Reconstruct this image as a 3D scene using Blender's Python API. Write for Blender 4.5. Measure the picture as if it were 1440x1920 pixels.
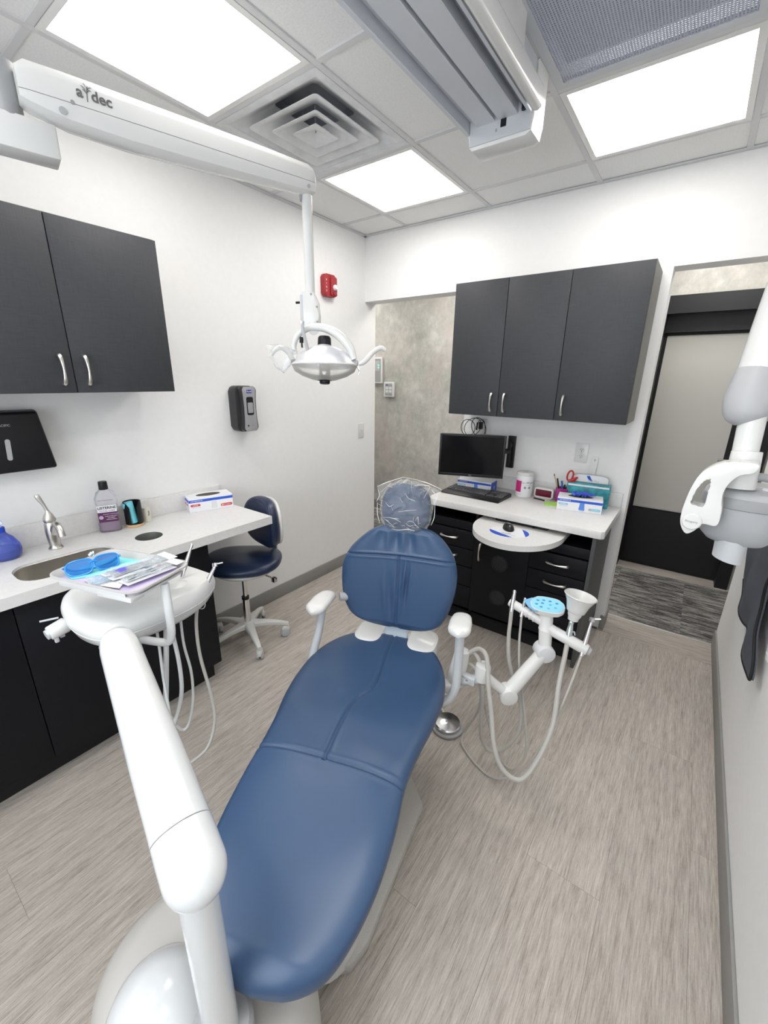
import bpy, bmesh, math, random
from mathutils import Vector, Matrix
random.seed(7)
for o in list(bpy.data.objects): bpy.data.objects.remove(o)
S = bpy.context.scene
COL = S.collection
PI = math.pi

# ------------------------------------------------------------------ camera
cam_d = bpy.data.cameras.new('camera')
cam = bpy.data.objects.new('camera', cam_d)
COL.objects.link(cam)
S.camera = cam
_yaw, _pit, _rol = -0.6271, 0.3104, -0.0152
_f = Vector((math.sin(_yaw)*math.cos(_pit), math.cos(_yaw)*math.cos(_pit), -math.sin(_pit)))
_r = Vector((math.cos(_yaw), -math.sin(_yaw), 0))
_d = _f.cross(_r)
_r2 = math.cos(_rol)*_r + math.sin(_rol)*_d
_d2 = -math.sin(_rol)*_r + math.cos(_rol)*_d
cam.matrix_world = Matrix(((_r2.x, -_d2.x, -_f.x, 2.2358), (_r2.y, -_d2.y, -_f.y, -2.7945), (_r2.z, -_d2.z, -_f.z, 1.5591), (0, 0, 0, 1)))
cam_d.sensor_fit = 'VERTICAL'
cam_d.sensor_height = 32.0
cam_d.lens = 32.0*780.6/1920
cam_d.clip_start = 0.02

# ------------------------------------------------------------------ world, lamps, exposure
S.view_settings.view_transform = 'Standard'
S.view_settings.look = 'None'
S.view_settings.gamma = 1.0
S.view_settings.use_curve_mapping = False
S.view_settings.exposure = 0.32
W = bpy.data.worlds.new('sky'); S.world = W; W.use_nodes = True
W.node_tree.nodes['Background'].inputs[0].default_value = (0.75, 0.86, 1.0, 1)
W.node_tree.nodes['Background'].inputs[1].default_value = 1.0
PANEL = 7.0          # radiance of the LED ceiling panels
HALLP = 11.0          # radiance of the corridor panels
WIN = 22.0           # daylight through the rear window (watts)

YB_ = -3.90
def area(name, loc, rot, sx, sy, power, col):
    l = bpy.data.lights.new(name, 'AREA'); l.shape = 'RECTANGLE'; l.size = sx; l.size_y = sy
    l.energy = power; l.color = col
    o = bpy.data.objects.new(name, l); COL.objects.link(o); o.location = loc; o.rotation_euler = rot
    return o
area('daylight', (1.55, YB_-0.02, 1.55), (PI/2, 0, 0), 1.5, 1.1, WIN, (0.86, 0.93, 1.0))

# ------------------------------------------------------------------ materials
MATS = {}
def mat(name, col, rough=0.5, metal=0.0, spec=0.5, coat=0.0, alpha=1.0, trans=0.0, ior=1.45, emit=0.0, sheen=0.0):
    if name in MATS: return MATS[name]
    m = bpy.data.materials.new(name); m.use_nodes = True
    b = m.node_tree.nodes['Principled BSDF']
    b.inputs['Base Color'].default_value = (*col, 1)
    b.inputs['Roughness'].default_value = rough
    b.inputs['Metallic'].default_value = metal
    b.inputs['Specular IOR Level'].default_value = spec
    b.inputs['Coat Weight'].default_value = coat
    b.inputs['Coat Roughness'].default_value = 0.08
    b.inputs['Alpha'].default_value = alpha
    b.inputs['Transmission Weight'].default_value = trans
    b.inputs['IOR'].default_value = ior
    if emit:
        b.inputs['Emission Color'].default_value = (*col, 1)
        b.inputs['Emission Strength'].default_value = emit
    MATS[name] = m
    return m

def N(m, t, **k):
    n = m.node_tree.nodes.new(t)
    for a, v in k.items(): setattr(n, a, v)
    return n
def LK(m, a, b): m.node_tree.links.new(a, b)

def noisy(m, scale=(8, 8, 8), lo=0.8, hi=1.15, detail=4, bump=0.0, coord='Object', nscale=1.0, rough=0.6, contrast=(0.3, 0.7)):
    """multiply base colour by stretched noise, optional bump"""
    b = m.node_tree.nodes['Principled BSDF']
    col = tuple(b.inputs['Base Color'].default_value)
    tc = N(m, 'ShaderNodeTexCoord'); mp = N(m, 'ShaderNodeMapping'); mp.inputs['Scale'].default_value = scale
    LK(m, tc.outputs[coord], mp.inputs['Vector'])
    nz = N(m, 'ShaderNodeTexNoise'); nz.inputs['Scale'].default_value = nscale; nz.inputs['Detail'].default_value = detail
    nz.inputs['Roughness'].default_value = rough
    LK(m, mp.outputs[0], nz.inputs['Vector'])
    rp = N(m, 'ShaderNodeValToRGB')
    rp.color_ramp.elements[0].position = contrast[0]; rp.color_ramp.elements[1].position = contrast[1]
    rp.color_ramp.elements[0].color = (*[c*lo for c in col[:3]], 1)
    rp.color_ramp.elements[1].color = (*[min(1, c*hi) for c in col[:3]], 1)
    LK(m, nz.outputs[0], rp.inputs[0]); LK(m, rp.outputs[0], b.inputs['Base Color'])
    if bump:
        bp = N(m, 'ShaderNodeBump'); bp.inputs['Strength'].default_value = bump; bp.inputs['Distance'].default_value = 0.002
        LK(m, nz.outputs[0], bp.inputs['Height']); LK(m, bp.outputs[0], b.inputs['Normal'])
    return m

WALL = noisy(mat('wall_paint', (0.84, 0.835, 0.825), 0.75, spec=0.3), (30, 30, 30), 0.985, 1.01, bump=0.03)
CEIL = noisy(mat('ceiling_tile_board', (0.80, 0.80, 0.79), 0.9, spec=0.2), (150, 150, 150), 0.93, 1.03, bump=0.2)
TBAR = mat('tbar_paint', (0.62, 0.62, 0.62), 0.6)
CHAR = mat('charcoal_laminate', (0.044, 0.046, 0.051), 0.5, spec=0.4)
def laminate(m):
    b = m.node_tree.nodes['Principled BSDF']; c = tuple(b.inputs['Base Color'].default_value)[:3]
    tc = N(m, 'ShaderNodeTexCoord')
    outs = []
    for sc in ((900, 900, 30), (30, 30, 900)):
        mp = N(m, 'ShaderNodeMapping'); mp.inputs['Scale'].default_value = sc; LK(m, tc.outputs['Object'], mp.inputs[0])
        nz = N(m, 'ShaderNodeTexNoise'); nz.inputs['Scale'].default_value = 0.5; nz.inputs['Detail'].default_value = 2
        LK(m, mp.outputs[0], nz.inputs['Vector']); outs.append(nz.outputs[0])
    ad = N(m, 'ShaderNodeMath', operation='ADD'); LK(m, outs[0], ad.inputs[0]); LK(m, outs[1], ad.inputs[1])
    ml = N(m, 'ShaderNodeMath', operation='MULTIPLY'); ml.inputs[1].default_value = 0.5; LK(m, ad.outputs[0], ml.inputs[0])
    rp = N(m, 'ShaderNodeValToRGB'); rp.color_ramp.elements[0].position = 0.35; rp.color_ramp.elements[1].position = 0.65
    rp.color_ramp.elements[0].color = (*[x*0.86 for x in c], 1); rp.color_ramp.elements[1].color = (*[x*1.16 for x in c], 1)
    LK(m, ml.outputs[0], rp.inputs[0]); LK(m, rp.outputs[0], b.inputs['Base Color'])
laminate(CHAR)
BLKL = mat('black_laminate', (0.0065, 0.007, 0.0095), 0.5, spec=0.25); laminate(BLKL)
QUARTZ = noisy(mat('white_quartz', (0.74, 0.73, 0.715), 0.28), (60, 60, 60), 0.96, 1.03)
BASEB = mat('grey_vinyl_base', (0.27, 0.265, 0.255), 0.5)
NICKEL = mat('brushed_nickel', (0.62, 0.60, 0.56), 0.3, 1.0)
STEEL = mat('sink_steel', (0.66, 0.63, 0.58), 0.38, 1.0)
CHROME = mat('chrome', (0.75, 0.75, 0.76), 0.12, 1.0)
WHITEP = mat('white_plastic', (0.70, 0.70, 0.685), 0.25, coat=0.2)
GLOSSW = mat('glossy_white_enamel', (0.70, 0.715, 0.72), 0.18, coat=0.5)
COOLW = mat('cool_white_plastic', (0.55, 0.57, 0.59), 0.35)
GREYP = mat('light_grey_plastic', (0.42, 0.425, 0.435), 0.4)
MIDG = mat('mid_grey_plastic', (0.30, 0.305, 0.31), 0.4)
BEIGE = mat('warm_grey_shell', (0.56, 0.54, 0.51), 0.4)
ALU = mat('painted_aluminium', (0.60, 0.62, 0.66), 0.42, 0.15)
HOSE = mat('grey_silicone_hose', (0.46, 0.445, 0.41), 0.45)
HOSEW = mat('pale_hose', (0.60, 0.61, 0.60), 0.4)
BLACK = mat('black_plastic', (0.009, 0.009, 0.0105), 0.38, spec=0.35)
SOOT = mat('matte_black', (0.008, 0.008, 0.009), 0.6)
SCREEN = mat('screen_glass', (0.004, 0.004, 0.005), 0.12, spec=0.3)
INK = mat('ink', (0.02, 0.02, 0.022), 0.6)
RED = mat('alarm_red', (0.36, 0.028, 0.035), 0.4)
BLUEINK = mat('blue_ink', (0.015, 0.09, 0.55), 0.5)
PAPER = mat('paper_white', (0.82, 0.82, 0.84), 0.55)
def vinyl(name, c, rough=0.36):
    m = mat(name, c, rough, spec=0.55, coat=0.12)
    m.node_tree.nodes['Principled BSDF'].inputs['Coat Roughness'].default_value = 0.35
    tc = N(m, 'ShaderNodeTexCoord'); nz = N(m, 'ShaderNodeTexNoise'); nz.inputs['Scale'].default_value = 900; nz.inputs['Detail'].default_value = 2
    LK(m, tc.outputs['Object'], nz.inputs['Vector'])
    bp = N(m, 'ShaderNodeBump'); bp.inputs['Strength'].default_value = 0.18; bp.inputs['Distance'].default_value = 0.0006
    LK(m, nz.outputs[0], bp.inputs['Height']); LK(m, bp.outputs[0], m.node_tree.nodes['Principled BSDF'].inputs['Normal'])
    return m
BLUEV = vinyl('blue_vinyl', (0.034, 0.076, 0.160))
NAVYV = vinyl('navy_vinyl', (0.010, 0.022, 0.060), 0.33)
EMIT = mat('led_diffuser', (1, 0.975, 0.94), 0.5, emit=PANEL)
EMITH = mat('corridor_led_diffuser', (1, 0.98, 0.95), 0.5, emit=HALLP)

def floor_mat(name, along):
    """streaky wood-look vinyl; streaks run along the given axis, each plank a little different"""
    m = mat(name, (0.4, 0.37, 0.34), 0.42, spec=0.4)
    b = m.node_tree.nodes['Principled BSDF']
    tc = N(m, 'ShaderNodeTexCoord'); oi = N(m, 'ShaderNodeObjectInfo')
    vs = N(m, 'ShaderNodeVectorMath', operation='SCALE'); vs.inputs['Scale'].default_value = 37
    cb = N(m, 'ShaderNodeCombineXYZ'); LK(m, oi.outputs['Random'], cb.inputs[0]); LK(m, oi.outputs['Random'], cb.inputs[2])
    LK(m, cb.outputs[0], vs.inputs[0])
    ad = N(m, 'ShaderNodeVectorMath', operation='ADD'); LK(m, tc.outputs['Object'], ad.inputs[0]); LK(m, vs.outputs[0], ad.inputs[1])
    def nz(sc, det, rg):
        mp = N(m, 'ShaderNodeMapping')
        mp.inputs['Scale'].default_value = sc if along == 'y' else (sc[1], sc[0], sc[2])
        LK(m, ad.outputs[0], mp.inputs[0])
        n = N(m, 'ShaderNodeTexNoise'); n.inputs['Scale'].default_value = 1; n.inputs['Detail'].default_value = det; n.inputs['Roughness'].default_value = rg
        LK(m, mp.outputs[0], n.inputs['Vector']); return n.outputs[0]
    a = nz((300, 14, 1), 7, 0.72); c = nz((60, 4, 1), 4, 0.6); d = nz((260, 150, 1), 3, 0.6)
    def comb(x, kx, y, ky):
        m1 = N(m, 'ShaderNodeMath', operation='MULTIPLY'); m1.inputs[1].default_value = kx; LK(m, x, m1.inputs[0])
        m2 = N(m, 'ShaderNodeMath', operation='MULTIPLY_ADD'); m2.inputs[1].default_value = ky; LK(m, y, m2.inputs[0]); LK(m, m1.outputs[0], m2.inputs[2])
        return m2.outputs[0]
    f = comb(a, 0.62, c, 0.28); f = comb(f, 1.0, d, 0.10)
    rp = N(m, 'ShaderNodeValToRGB'); e = rp.color_ramp.elements
    e[0].position = 0.36; e[0].color = (0.235, 0.205, 0.175, 1)
    e[1].position = 0.66; e[1].color = (0.60, 0.55, 0.49, 1)
    k = e.new(0.46); k.color = (0.375, 0.335, 0.295, 1)
    k = e.new(0.54); k.color = (0.455, 0.415, 0.37, 1)
    LK(m, f, rp.inputs[0])
    hs = N(m, 'ShaderNodeMixRGB', blend_type='MULTIPLY'); hs.inputs[0].default_value = 1
    mr = N(m, 'ShaderNodeMapRange'); mr.inputs[3].default_value = 0.97; mr.inputs[4].default_value = 1.03
    LK(m, oi.outputs['Random'], mr.inputs[0])
    LK(m, rp.outputs[0], hs.inputs[1]); LK(m, mr.outputs[0], hs.inputs[2])
    LK(m, hs.outputs[0], b.inputs['Base Color'])
    bp = N(m, 'ShaderNodeBump'); bp.inputs['Strength'].default_value = 0.25; bp.inputs['Distance'].default_value = 0.001
    LK(m, a, bp.inputs['Height']); LK(m, bp.outputs[0], b.inputs['Normal'])
    return m
PLANKY = floor_mat('plank_vinyl', 'y')
PLANKX = floor_mat('plank_vinyl_cross', 'x')

def carpet_mat():
    m = mat('carpet_tile', (0.1, 0.1, 0.1), 0.95, spec=0.1)
    b = m.node_tree.nodes['Principled BSDF']
    tc = N(m, 'ShaderNodeTexCoord')
    fs = []
    oi = N(m, 'ShaderNodeObjectInfo'); av = N(m, 'ShaderNodeVectorMath', operation='MULTIPLY_ADD'); av.inputs[1].default_value = (1, 1, 1)
    sv = N(m, 'ShaderNodeMath', operation='MULTIPLY'); sv.inputs[1].default_value = 40; LK(m, oi.outputs['Random'], sv.inputs[0])
    LK(m, tc.outputs['Object'], av.inputs[0]); LK(m, sv.outputs[0], av.inputs[2])
    for sc, det in (((7, 75, 1), 5), ((60, 160, 1), 2), ((2.5, 5, 1), 2)):
        mp = N(m, 'ShaderNodeMapping'); mp.inputs['Scale'].default_value = sc; LK(m, av.outputs[0], mp.inputs[0])
        n = N(m, 'ShaderNodeTexNoise'); n.inputs['Scale'].default_value = 1; n.inputs['Detail'].default_value = det
        LK(m, mp.outputs[0], n.inputs['Vector']); fs.append(n.outputs[0])
    a = N(m, 'ShaderNodeMath', operation='MULTIPLY'); a.inputs[1].default_value = 0.55; LK(m, fs[0], a.inputs[0])
    c = N(m, 'ShaderNodeMath', operation='MULTIPLY_ADD'); c.inputs[1].default_value = 0.2; LK(m, fs[1], c.inputs[0]); LK(m, a.outputs[0], c.inputs[2])
    d = N(m, 'ShaderNodeMath', operation='MULTIPLY_ADD'); d.inputs[1].default_value = 0.25; LK(m, fs[2], d.inputs[0]); LK(m, c.outputs[0], d.inputs[2])
    rp = N(m, 'ShaderNodeValToRGB'); e = rp.color_ramp.elements
    e[0].position = 0.43; e[0].color = (0.065, 0.062, 0.060, 1); e[1].position = 0.58; e[1].color = (0.33, 0.32, 0.30, 1)
    LK(m, d.outputs[0], rp.inputs[0]); LK(m, rp.outputs[0], b.inputs['Base Color'])
    bp = N(m, 'ShaderNodeBump'); bp.inputs['Strength'].default_value = 0.6; bp.inputs['Distance'].default_value = 0.002
    LK(m, fs[1], bp.inputs['Height']); LK(m, bp.outputs[0], b.inputs['Normal'])
    return m
CARPET = carpet_mat()

def concrete_mat():
    m = mat('plaster_wallpaper', (0.4, 0.4, 0.36), 0.7, spec=0.3)
    b = m.node_tree.nodes['Principled BSDF']
    tc = N(m, 'ShaderNodeTexCoord')
    fs = []
    for sc, det, rg, dist in ((2.6, 8, 0.68, 0.15), (11, 8, 0.7, 0.25), (2.9, 5, 0.6, 0)):
        n = N(m, 'ShaderNodeTexNoise'); n.inputs['Scale'].default_value = sc; n.inputs['Detail'].default_value = det
        n.inputs['Roughness'].default_value = rg; n.inputs['Distortion'].default_value = dist
        mp = N(m, 'ShaderNodeMapping'); mp.inputs['Location'].default_value = (sc*3, 0, sc); mp.inputs['Scale'].default_value = (1.15, 1, 0.9)
        LK(m, tc.outputs['Object'], mp.inputs[0]); LK(m, mp.outputs[0], n.inputs['Vector']); fs.append(n)
    a = N(m, 'ShaderNodeMath', operation='MULTIPLY'); a.inputs[1].default_value = 0.5; LK(m, fs[0].outputs[0], a.inputs[0])
    c = N(m, 'ShaderNodeMath', operation='MULTIPLY_ADD'); c.inputs[1].default_value = 0.5; LK(m, fs[1].outputs[0], c.inputs[0]); LK(m, a.outputs[0], c.inputs[2])
    rp = N(m, 'ShaderNodeValToRGB'); e = rp.color_ramp.elements
    e[0].position = 0.36; e[0].color = (0.33, 0.325, 0.29, 1); e[1].position = 0.64; e[1].color = (0.60, 0.59, 0.545, 1)
    k = e.new(0.5); k.color = (0.45, 0.44, 0.40, 1)
    LK(m, c.outputs[0], rp.inputs[0])
    rp2 = N(m, 'ShaderNodeValToRGB'); rp2.color_ramp.elements[0].position = 0.48; rp2.color_ramp.elements[1].position = 0.68
    rp2.color_ramp.elements[0].color = (0, 0, 0, 1); rp2.color_ramp.elements[1].color = (0.6, 0.6, 0.6, 1)
    LK(m, fs[2].outputs[0], rp2.inputs[0])
    mx = N(m, 'ShaderNodeMixRGB'); mx.inputs[2].default_value = (0.55, 0.49, 0.45, 1)
    LK(m, rp2.outputs[0], mx.inputs[0]); LK(m, rp.outputs[0], mx.inputs[1]); LK(m, mx.outputs[0], b.inputs['Base Color'])
    return m
PLASTER = concrete_mat()

def film(name, tint=(1, 1, 1), amount=0.25, rough=0.08, bump=0.0, scale=25):
    """thin clear plastic: transparent with glossy sheen, crinkled by bump"""
    m = bpy.data.materials.new(name); m.use_nodes = True
    nt = m.node_tree; nt.nodes.clear()
    out = N(m, 'ShaderNodeOutputMaterial'); mx = N(m, 'ShaderNodeMixShader'); tr = N(m, 'ShaderNodeBsdfTransparent')
    pb = N(m, 'ShaderNodeBsdfPrincipled'); pb.inputs['Base Color'].default_value = (*tint, 1); pb.inputs['Roughness'].default_value = rough
    tr.inputs[0].default_value = (*[0.5+0.5*c for c in tint], 1)
    fr = N(m, 'ShaderNodeFresnel'); fr.inputs[0].default_value = 1.5
    ad = N(m, 'ShaderNodeMath', operation='ADD', use_clamp=True); ad.inputs[1].default_value = amount
    LK(m, fr.outputs[0], ad.inputs[0]); LK(m, ad.outputs[0], mx.inputs[0])
    LK(m, tr.outputs[0], mx.inputs[1]); LK(m, pb.outputs[0], mx.inputs[2]); LK(m, mx.outputs[0], out.inputs[0])
    if bump:
        tc = N(m, 'ShaderNodeTexCoord'); nz = N(m, 'ShaderNodeTexNoise'); nz.inputs['Scale'].default_value = scale
        nz.inputs['Detail'].default_value = 4; nz.inputs['Distortion'].default_value = 1.5
        LK(m, tc.outputs['Object'], nz.inputs['Vector'])
        bp = N(m, 'ShaderNodeBump'); bp.inputs['Strength'].default_value = bump; bp.inputs['Distance'].default_value = 0.02
        LK(m, nz.outputs[0], bp.inputs['Height']); LK(m, bp.outputs[0], pb.inputs['Normal']); LK(m, bp.outputs[0], fr.inputs['Normal'])
    MATS[name] = m
    return m

# ------------------------------------------------------------------ mesh helpers
def box(c, s, M=None, bev=0.0, seg=2, bm=None):
    nb = bmesh.new(); bmesh.ops.create_cube(nb, size=1.0)
    for v in nb.verts: v.co = Vector((v.co.x*s[0], v.co.y*s[1], v.co.z*s[2]))
    if bev: bmesh.ops.bevel(nb, geom=list(nb.edges), offset=bev, segments=seg, profile=0.5, affect='EDGES', clamp_overlap=True)
    for v in nb.verts:
        v.co = v.co + Vector(c)
        if M is not None: v.co = M @ v.co
    return join(bm, nb)
def bx(x0, x1, y0, y1, z0, z1, bev=0.0, bm=None, M=None, seg=2):
    return box(((x0+x1)/2, (y0+y1)/2, (z0+z1)/2), (abs(x1-x0), abs(y1-y0), abs(z1-z0)), M, bev, seg, bm)
def join(bm, nb):
    if bm is None: return nb
    me = bpy.data.meshes.new('tmp'); nb.to_mesh(me); nb.free(); bm.from_mesh(me); bpy.data.meshes.remove(me)
    return bm
def rings(rs, bm=None, closed=True, caps=True, M=None):
    bm = bm or bmesh.new()
    vs = []
    for r in rs:
        vs.append([bm.verts.new(M @ Vector(p) if M is not None else Vector(p)) for p in r])
    n = len(rs[0])
    for a, b in zip(vs, vs[1:]):
        for i in range(n if closed else n-1):
            j = (i+1) % n
            bm.faces.new((a[i], a[j], b[j], b[i]))
    if caps and closed:
        bm.faces.new(list(reversed(vs[0]))); bm.faces.new(vs[-1])
    return bm
def frame_of(d):
    d = Vector(d).normalized()
    up = Vector((0, 0, 1)) if abs(d.z) < 0.95 else Vector((1, 0, 0))
    a = up.cross(d).normalized(); b = d.cross(a).normalized()
    return a, b, d
def spline(pts, res=6):
    P = [Vector(p) for p in pts]
    if len(P) < 3 or res < 2: return P
    out = []
    for i in range(len(P)-1):
        p0 = P[i-1] if i else P[0]*2-P[1]; p1 = P[i]; p2 = P[i+1]; p3 = P[i+2] if i+2 < len(P) else P[-1]*2-P[-2]
        for k in range(res):
            t = k/res
            out.append(0.5*((2*p1)+(p2-p0)*t+(2*p0-5*p1+4*p2-p3)*t*t+(3*p1-p0-3*p2+p3)*t**3))
    out.append(P[-1]); return out
def tube(pts, r, n=10, res=6, bm=None, asp=1.0, M=None, caps=True):
    """sweep; r a number or a list of one radius per point"""
    if isinstance(r, (list, tuple)):
        q = spline([(*p, ) for p in pts], res); rr = [v.x for v in spline([(x, 0, 0) for x in r], res)]
    else:
        q = spline(pts, res); rr = [r]*len(q)
    rs = []; a = None
    for i, p in enumerate(q):
        d = (q[min(i+1, len(q)-1)]-q[max(i-1, 0)]).normalized()
        if a is None: a, b, _ = frame_of(d)
        else:
            a = (a-d*a.dot(d)).normalized(); b = d.cross(a)
        rs.append([p+a*math.cos(2*PI*k/n)*rr[i]*asp+b*math.sin(2*PI*k/n)*rr[i] for k in range(n)])
    return rings(rs, bm, caps=caps, M=M)
def cyl(p0, p1, r0, r1=None, n=24, bm=None, bev=0.0):
    r1 = r0 if r1 is None else r1
    p0 = Vector(p0); p1 = Vector(p1); a, b, d = frame_of(p1-p0); L = (p1-p0).length
    prof = [(0, r0), (L, r1)] if not bev else [(0, r0-bev), (bev*0.3, r0-bev*0.3), (bev, r0), (L-bev, r1), (L-bev*0.3, r1-bev*0.3), (L, r1-bev)]
    rs = [[p0+d*t+(a*math.cos(2*PI*k/n)+b*math.sin(2*PI*k/n))*r for k in range(n)] for t, r in prof]
    return rings(rs, bm)
def lathe(prof, M=None, n=32, bm=None, sx=1.0, sy=1.0, caps=True):
    """prof [(r, z)] about local z"""
    rs = [[Vector((max(r, 1e-5)*math.cos(2*PI*k/n)*sx, max(r, 1e-5)*math.sin(2*PI*k/n)*sy, z)) for k in range(n)] for r, z in prof]
    return rings(rs, bm, M=M, caps=caps)
def prism(out, z0, z1, M=None, bev=0.0, bm=None, seg=2):
    nb = rings([[(x, y, z0) for x, y in out], [(x, y, z1) for x, y in out]])
    if bev:
        es = [e for e in nb.edges if abs(e.verts[0].co.z-e.verts[1].co.z) < 1e-9]
        bmesh.ops.bevel(nb, geom=es, offset=bev, segments=seg, profile=0.5, affect='EDGES', clamp_overlap=True)
    if M is not None:
        for v in nb.verts: v.co = M @ v.co
    return join(bm, nb)
def sell(a, b, e=2.5, n=48, cx=0, cy=0):
    o = []
    for k in range(n):
        t = 2*PI*k/n; c, s = math.cos(t), math.sin(t)
        o.append((cx+a*math.copysign(abs(c)**(2/e), c), cy+b*math.copysign(abs(s)**(2/e), s)))
    return o
def rrect(w, h, r, k=5, cx=0, cy=0):
    o = []
    for sx, sy, a0 in ((1, 1, 0), (-1, 1, PI/2), (-1, -1, PI), (1, -1, 1.5*PI)):
        for i in range(k+1):
            a = a0+PI/2*i/k
            o.append((cx+sx*(w/2-r)+r*math.cos(a), cy+sy*(h/2-r)+r*math.sin(a)))
    return o
def TR(x, y, z): return Matrix.Translation((x, y, z))
def RZ(a): return Matrix.Rotation(a, 4, 'Z')
def RX(a): return Matrix.Rotation(a, 4, 'X')
def RY(a): return Matrix.Rotation(a, 4, 'Y')
def basis(o, x, y, z): # columns
    return Matrix(((x[0], y[0], z[0], o[0]), (x[1], y[1], z[1], o[1]), (x[2], y[2], z[2], o[2]), (0, 0, 0, 1)))

WL = {}
def obj(name, bm, m, parent=None, label=None, smooth=None):
    """link a bmesh (world coordinates) as one object, origin moved to its own centre"""
    bmesh.ops.recalc_face_normals(bm, faces=list(bm.faces))
    me = bpy.data.meshes.new(name)
    lo = Vector((1e9,)*3); hi = -lo
    for v in bm.verts:
        for i in range(3): lo[i] = min(lo[i], v.co[i]); hi[i] = max(hi[i], v.co[i])
    c = Vector(((lo.x+hi.x)/2, (lo.y+hi.y)/2, lo.z))
    for v in bm.verts: v.co -= c
    ang = 0.6 if smooth is None else smooth
    for f in bm.faces: f.smooth = True
    for e in bm.edges:
        if len(e.link_faces) == 2 and e.calc_face_angle(0) > ang: e.smooth = False
    bm.to_mesh(me); bm.free()
    me.materials.append(m)
    o = bpy.data.objects.new(name, me); COL.objects.link(o)
    o.location = c; WL[o] = c
    if parent is not None:
        o.parent = parent; o.location = c-WL[parent]
    if label: o['label'] = label
    return o
def thing(name, label, cat, loc, group=None):
    o = bpy.data.objects.new(name, None); COL.objects.link(o); o.location = loc; WL[o] = Vector(loc)
    o.empty_display_size = 0.05
    o['label'] = label; o['category'] = cat
    if group: o['group'] = group
    return o
def tag(o, label, cat, group=None):
    o['label'] = label; o['category'] = cat
    if group: o['group'] = group
    return o
def struct(name, bm, m, parent=None):
    o = obj(name, bm, m, parent)
    if parent is None: o['kind'] = 'structure'
    return o
def text(s, size, M, m, parent, depth=0.0004, name='lettering', sx=1.0, align='CENTER', bold=0.0):
    cu = bpy.data.curves.new('tx', 'FONT'); cu.body = s; cu.size = size; cu.extrude = depth; cu.align_x = align; cu.align_y = 'CENTER'
    cu.resolution_u = 3; cu.offset = bold
    to = bpy.data.objects.new('tx', cu); COL.objects.link(to)
    dg = bpy.context.evaluated_depsgraph_get(); me = bpy.data.meshes.new_from_object(to.evaluated_get(dg))
    bm = bmesh.new(); bm.from_mesh(me)
    for v in bm.verts: v.co.x *= sx; v.co = M @ v.co
    if not bm.verts: bpy.data.objects.remove(to); return None
    bpy.data.objects.remove(to); bpy.data.curves.remove(cu); bpy.data.meshes.remove(me)
    return obj(name, bm, m, parent)
def dup(root, delta, label=None, group=None, name=None, rot=0.0):
    r = root.copy(); COL.objects.link(r); r.location = Vector(root.location)+Vector(delta); r.rotation_euler.z += rot
    WL[r] = WL[root]+Vector(delta)
    if label: r['label'] = label
    if group: r['group'] = group
    for ch in list(root.children):
        c = ch.copy(); COL.objects.link(c); c.parent = r
        for g in list(ch.children):
            d = g.copy(); COL.objects.link(d); d.parent = c
    return r

# ================================================================== ROOM
H = 2.5593; XR = 2.60; YB = -3.90
U = 0.6096; TX = [0.3767+U*i for i in range(4)]; TY = [-0.2792-U*j for j in range(7)]
# floor: sub floor plus planks
fl = struct('floor', bx(-0.1, XR+0.12, YB-0.1, 0.245, -0.06, -0.004), mat('floor_joint', (0.13, 0.12, 0.11), 0.8))
pw, plen = 0.2286, 1.2192
x = 0.0; col = 0
while x < XR-0.001:
    x1 = min(x+pw, XR); y = YB-(col*0.43 % plen)
    while y < -0.02:
        a = max(y, YB); b = min(y+plen, -0.02)
        if b-a > 0.01: obj('plank', bx(x+0.0003, x1-0.0003, a+0.0003, b-0.0003, -0.004, 0), PLANKY, fl)
        y += plen
    x = x1; col += 1
for (a, b) in ((0.0, 0.905), (1.98, XR)):
    obj('plank', bx(a, b, -0.0195, 0.222, -0.004, 0.0), PLANKX, fl)
obj('transition_strip', bx(1.98, XR, 0.223, 0.236, -0.004, 0.004, 0.0015), mat('strip_metal', (0.8, 0.79, 0.76), 0.35, 0.6), fl)
# left, right, rear and back walls
wl = struct('wall_left', bx(-0.12, 0.0, YB, 0.132, 0, H+0.1), WALL)
wr = struct('wall_right', bx(XR, XR+0.12, YB, 0.245, 0, H+0.1), WALL)
wb = bx(0, XR, 0, 0.132, 2.122, H+0.1)
bx(0.905, 2.005, 0, 0.132, 0, 2.122, bm=wb)
struct('wall_back', wb, WALL)
wq = bx(0, 0.8, YB-0.1, YB, 0, H+0.1); bx(2.3, XR, YB-0.1, YB, 0, H+0.1, bm=wq)
bx(0.8, 2.3, YB-0.1, YB, 0, 1.0, bm=wq); bx(0.8, 2.3, YB-0.1, YB, 2.1, H+0.1, bm=wq)
struct('wall_rear', wq, WALL)
wn = struct('window_1', bx(0.80, 0.85, YB-0.08, YB-0.02, 1.0, 2.1), WHITEP)
for b_ in (bx(2.25, 2.3, YB-0.08, YB-0.02, 1.0, 2.1), bx(0.85, 2.25, YB-0.08, YB-0.02, 1.0, 1.05), bx(0.85, 2.25, YB-0.08, YB-0.02, 2.05, 2.1), bx(1.53, 1.57, YB-0.07, YB-0.03, 1.05, 2.05)):
    obj('window_frame', b_, WHITEP, wn)
# baseboards
def bboard(name, b):
    return struct(name, b, BASEB)
bboard('baseboard_left', bx(0, 0.010, -1.77, 0.132, 0, 0.100, 0.003))
bboard('baseboard_right', bx(XR-0.010, XR, YB, 0.245, 0, 0.100, 0.003))
bboard('baseboard_back', bx(1.985, 2.015, -0.010, 0.132, 0, 0.100, 0.003))
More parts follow.
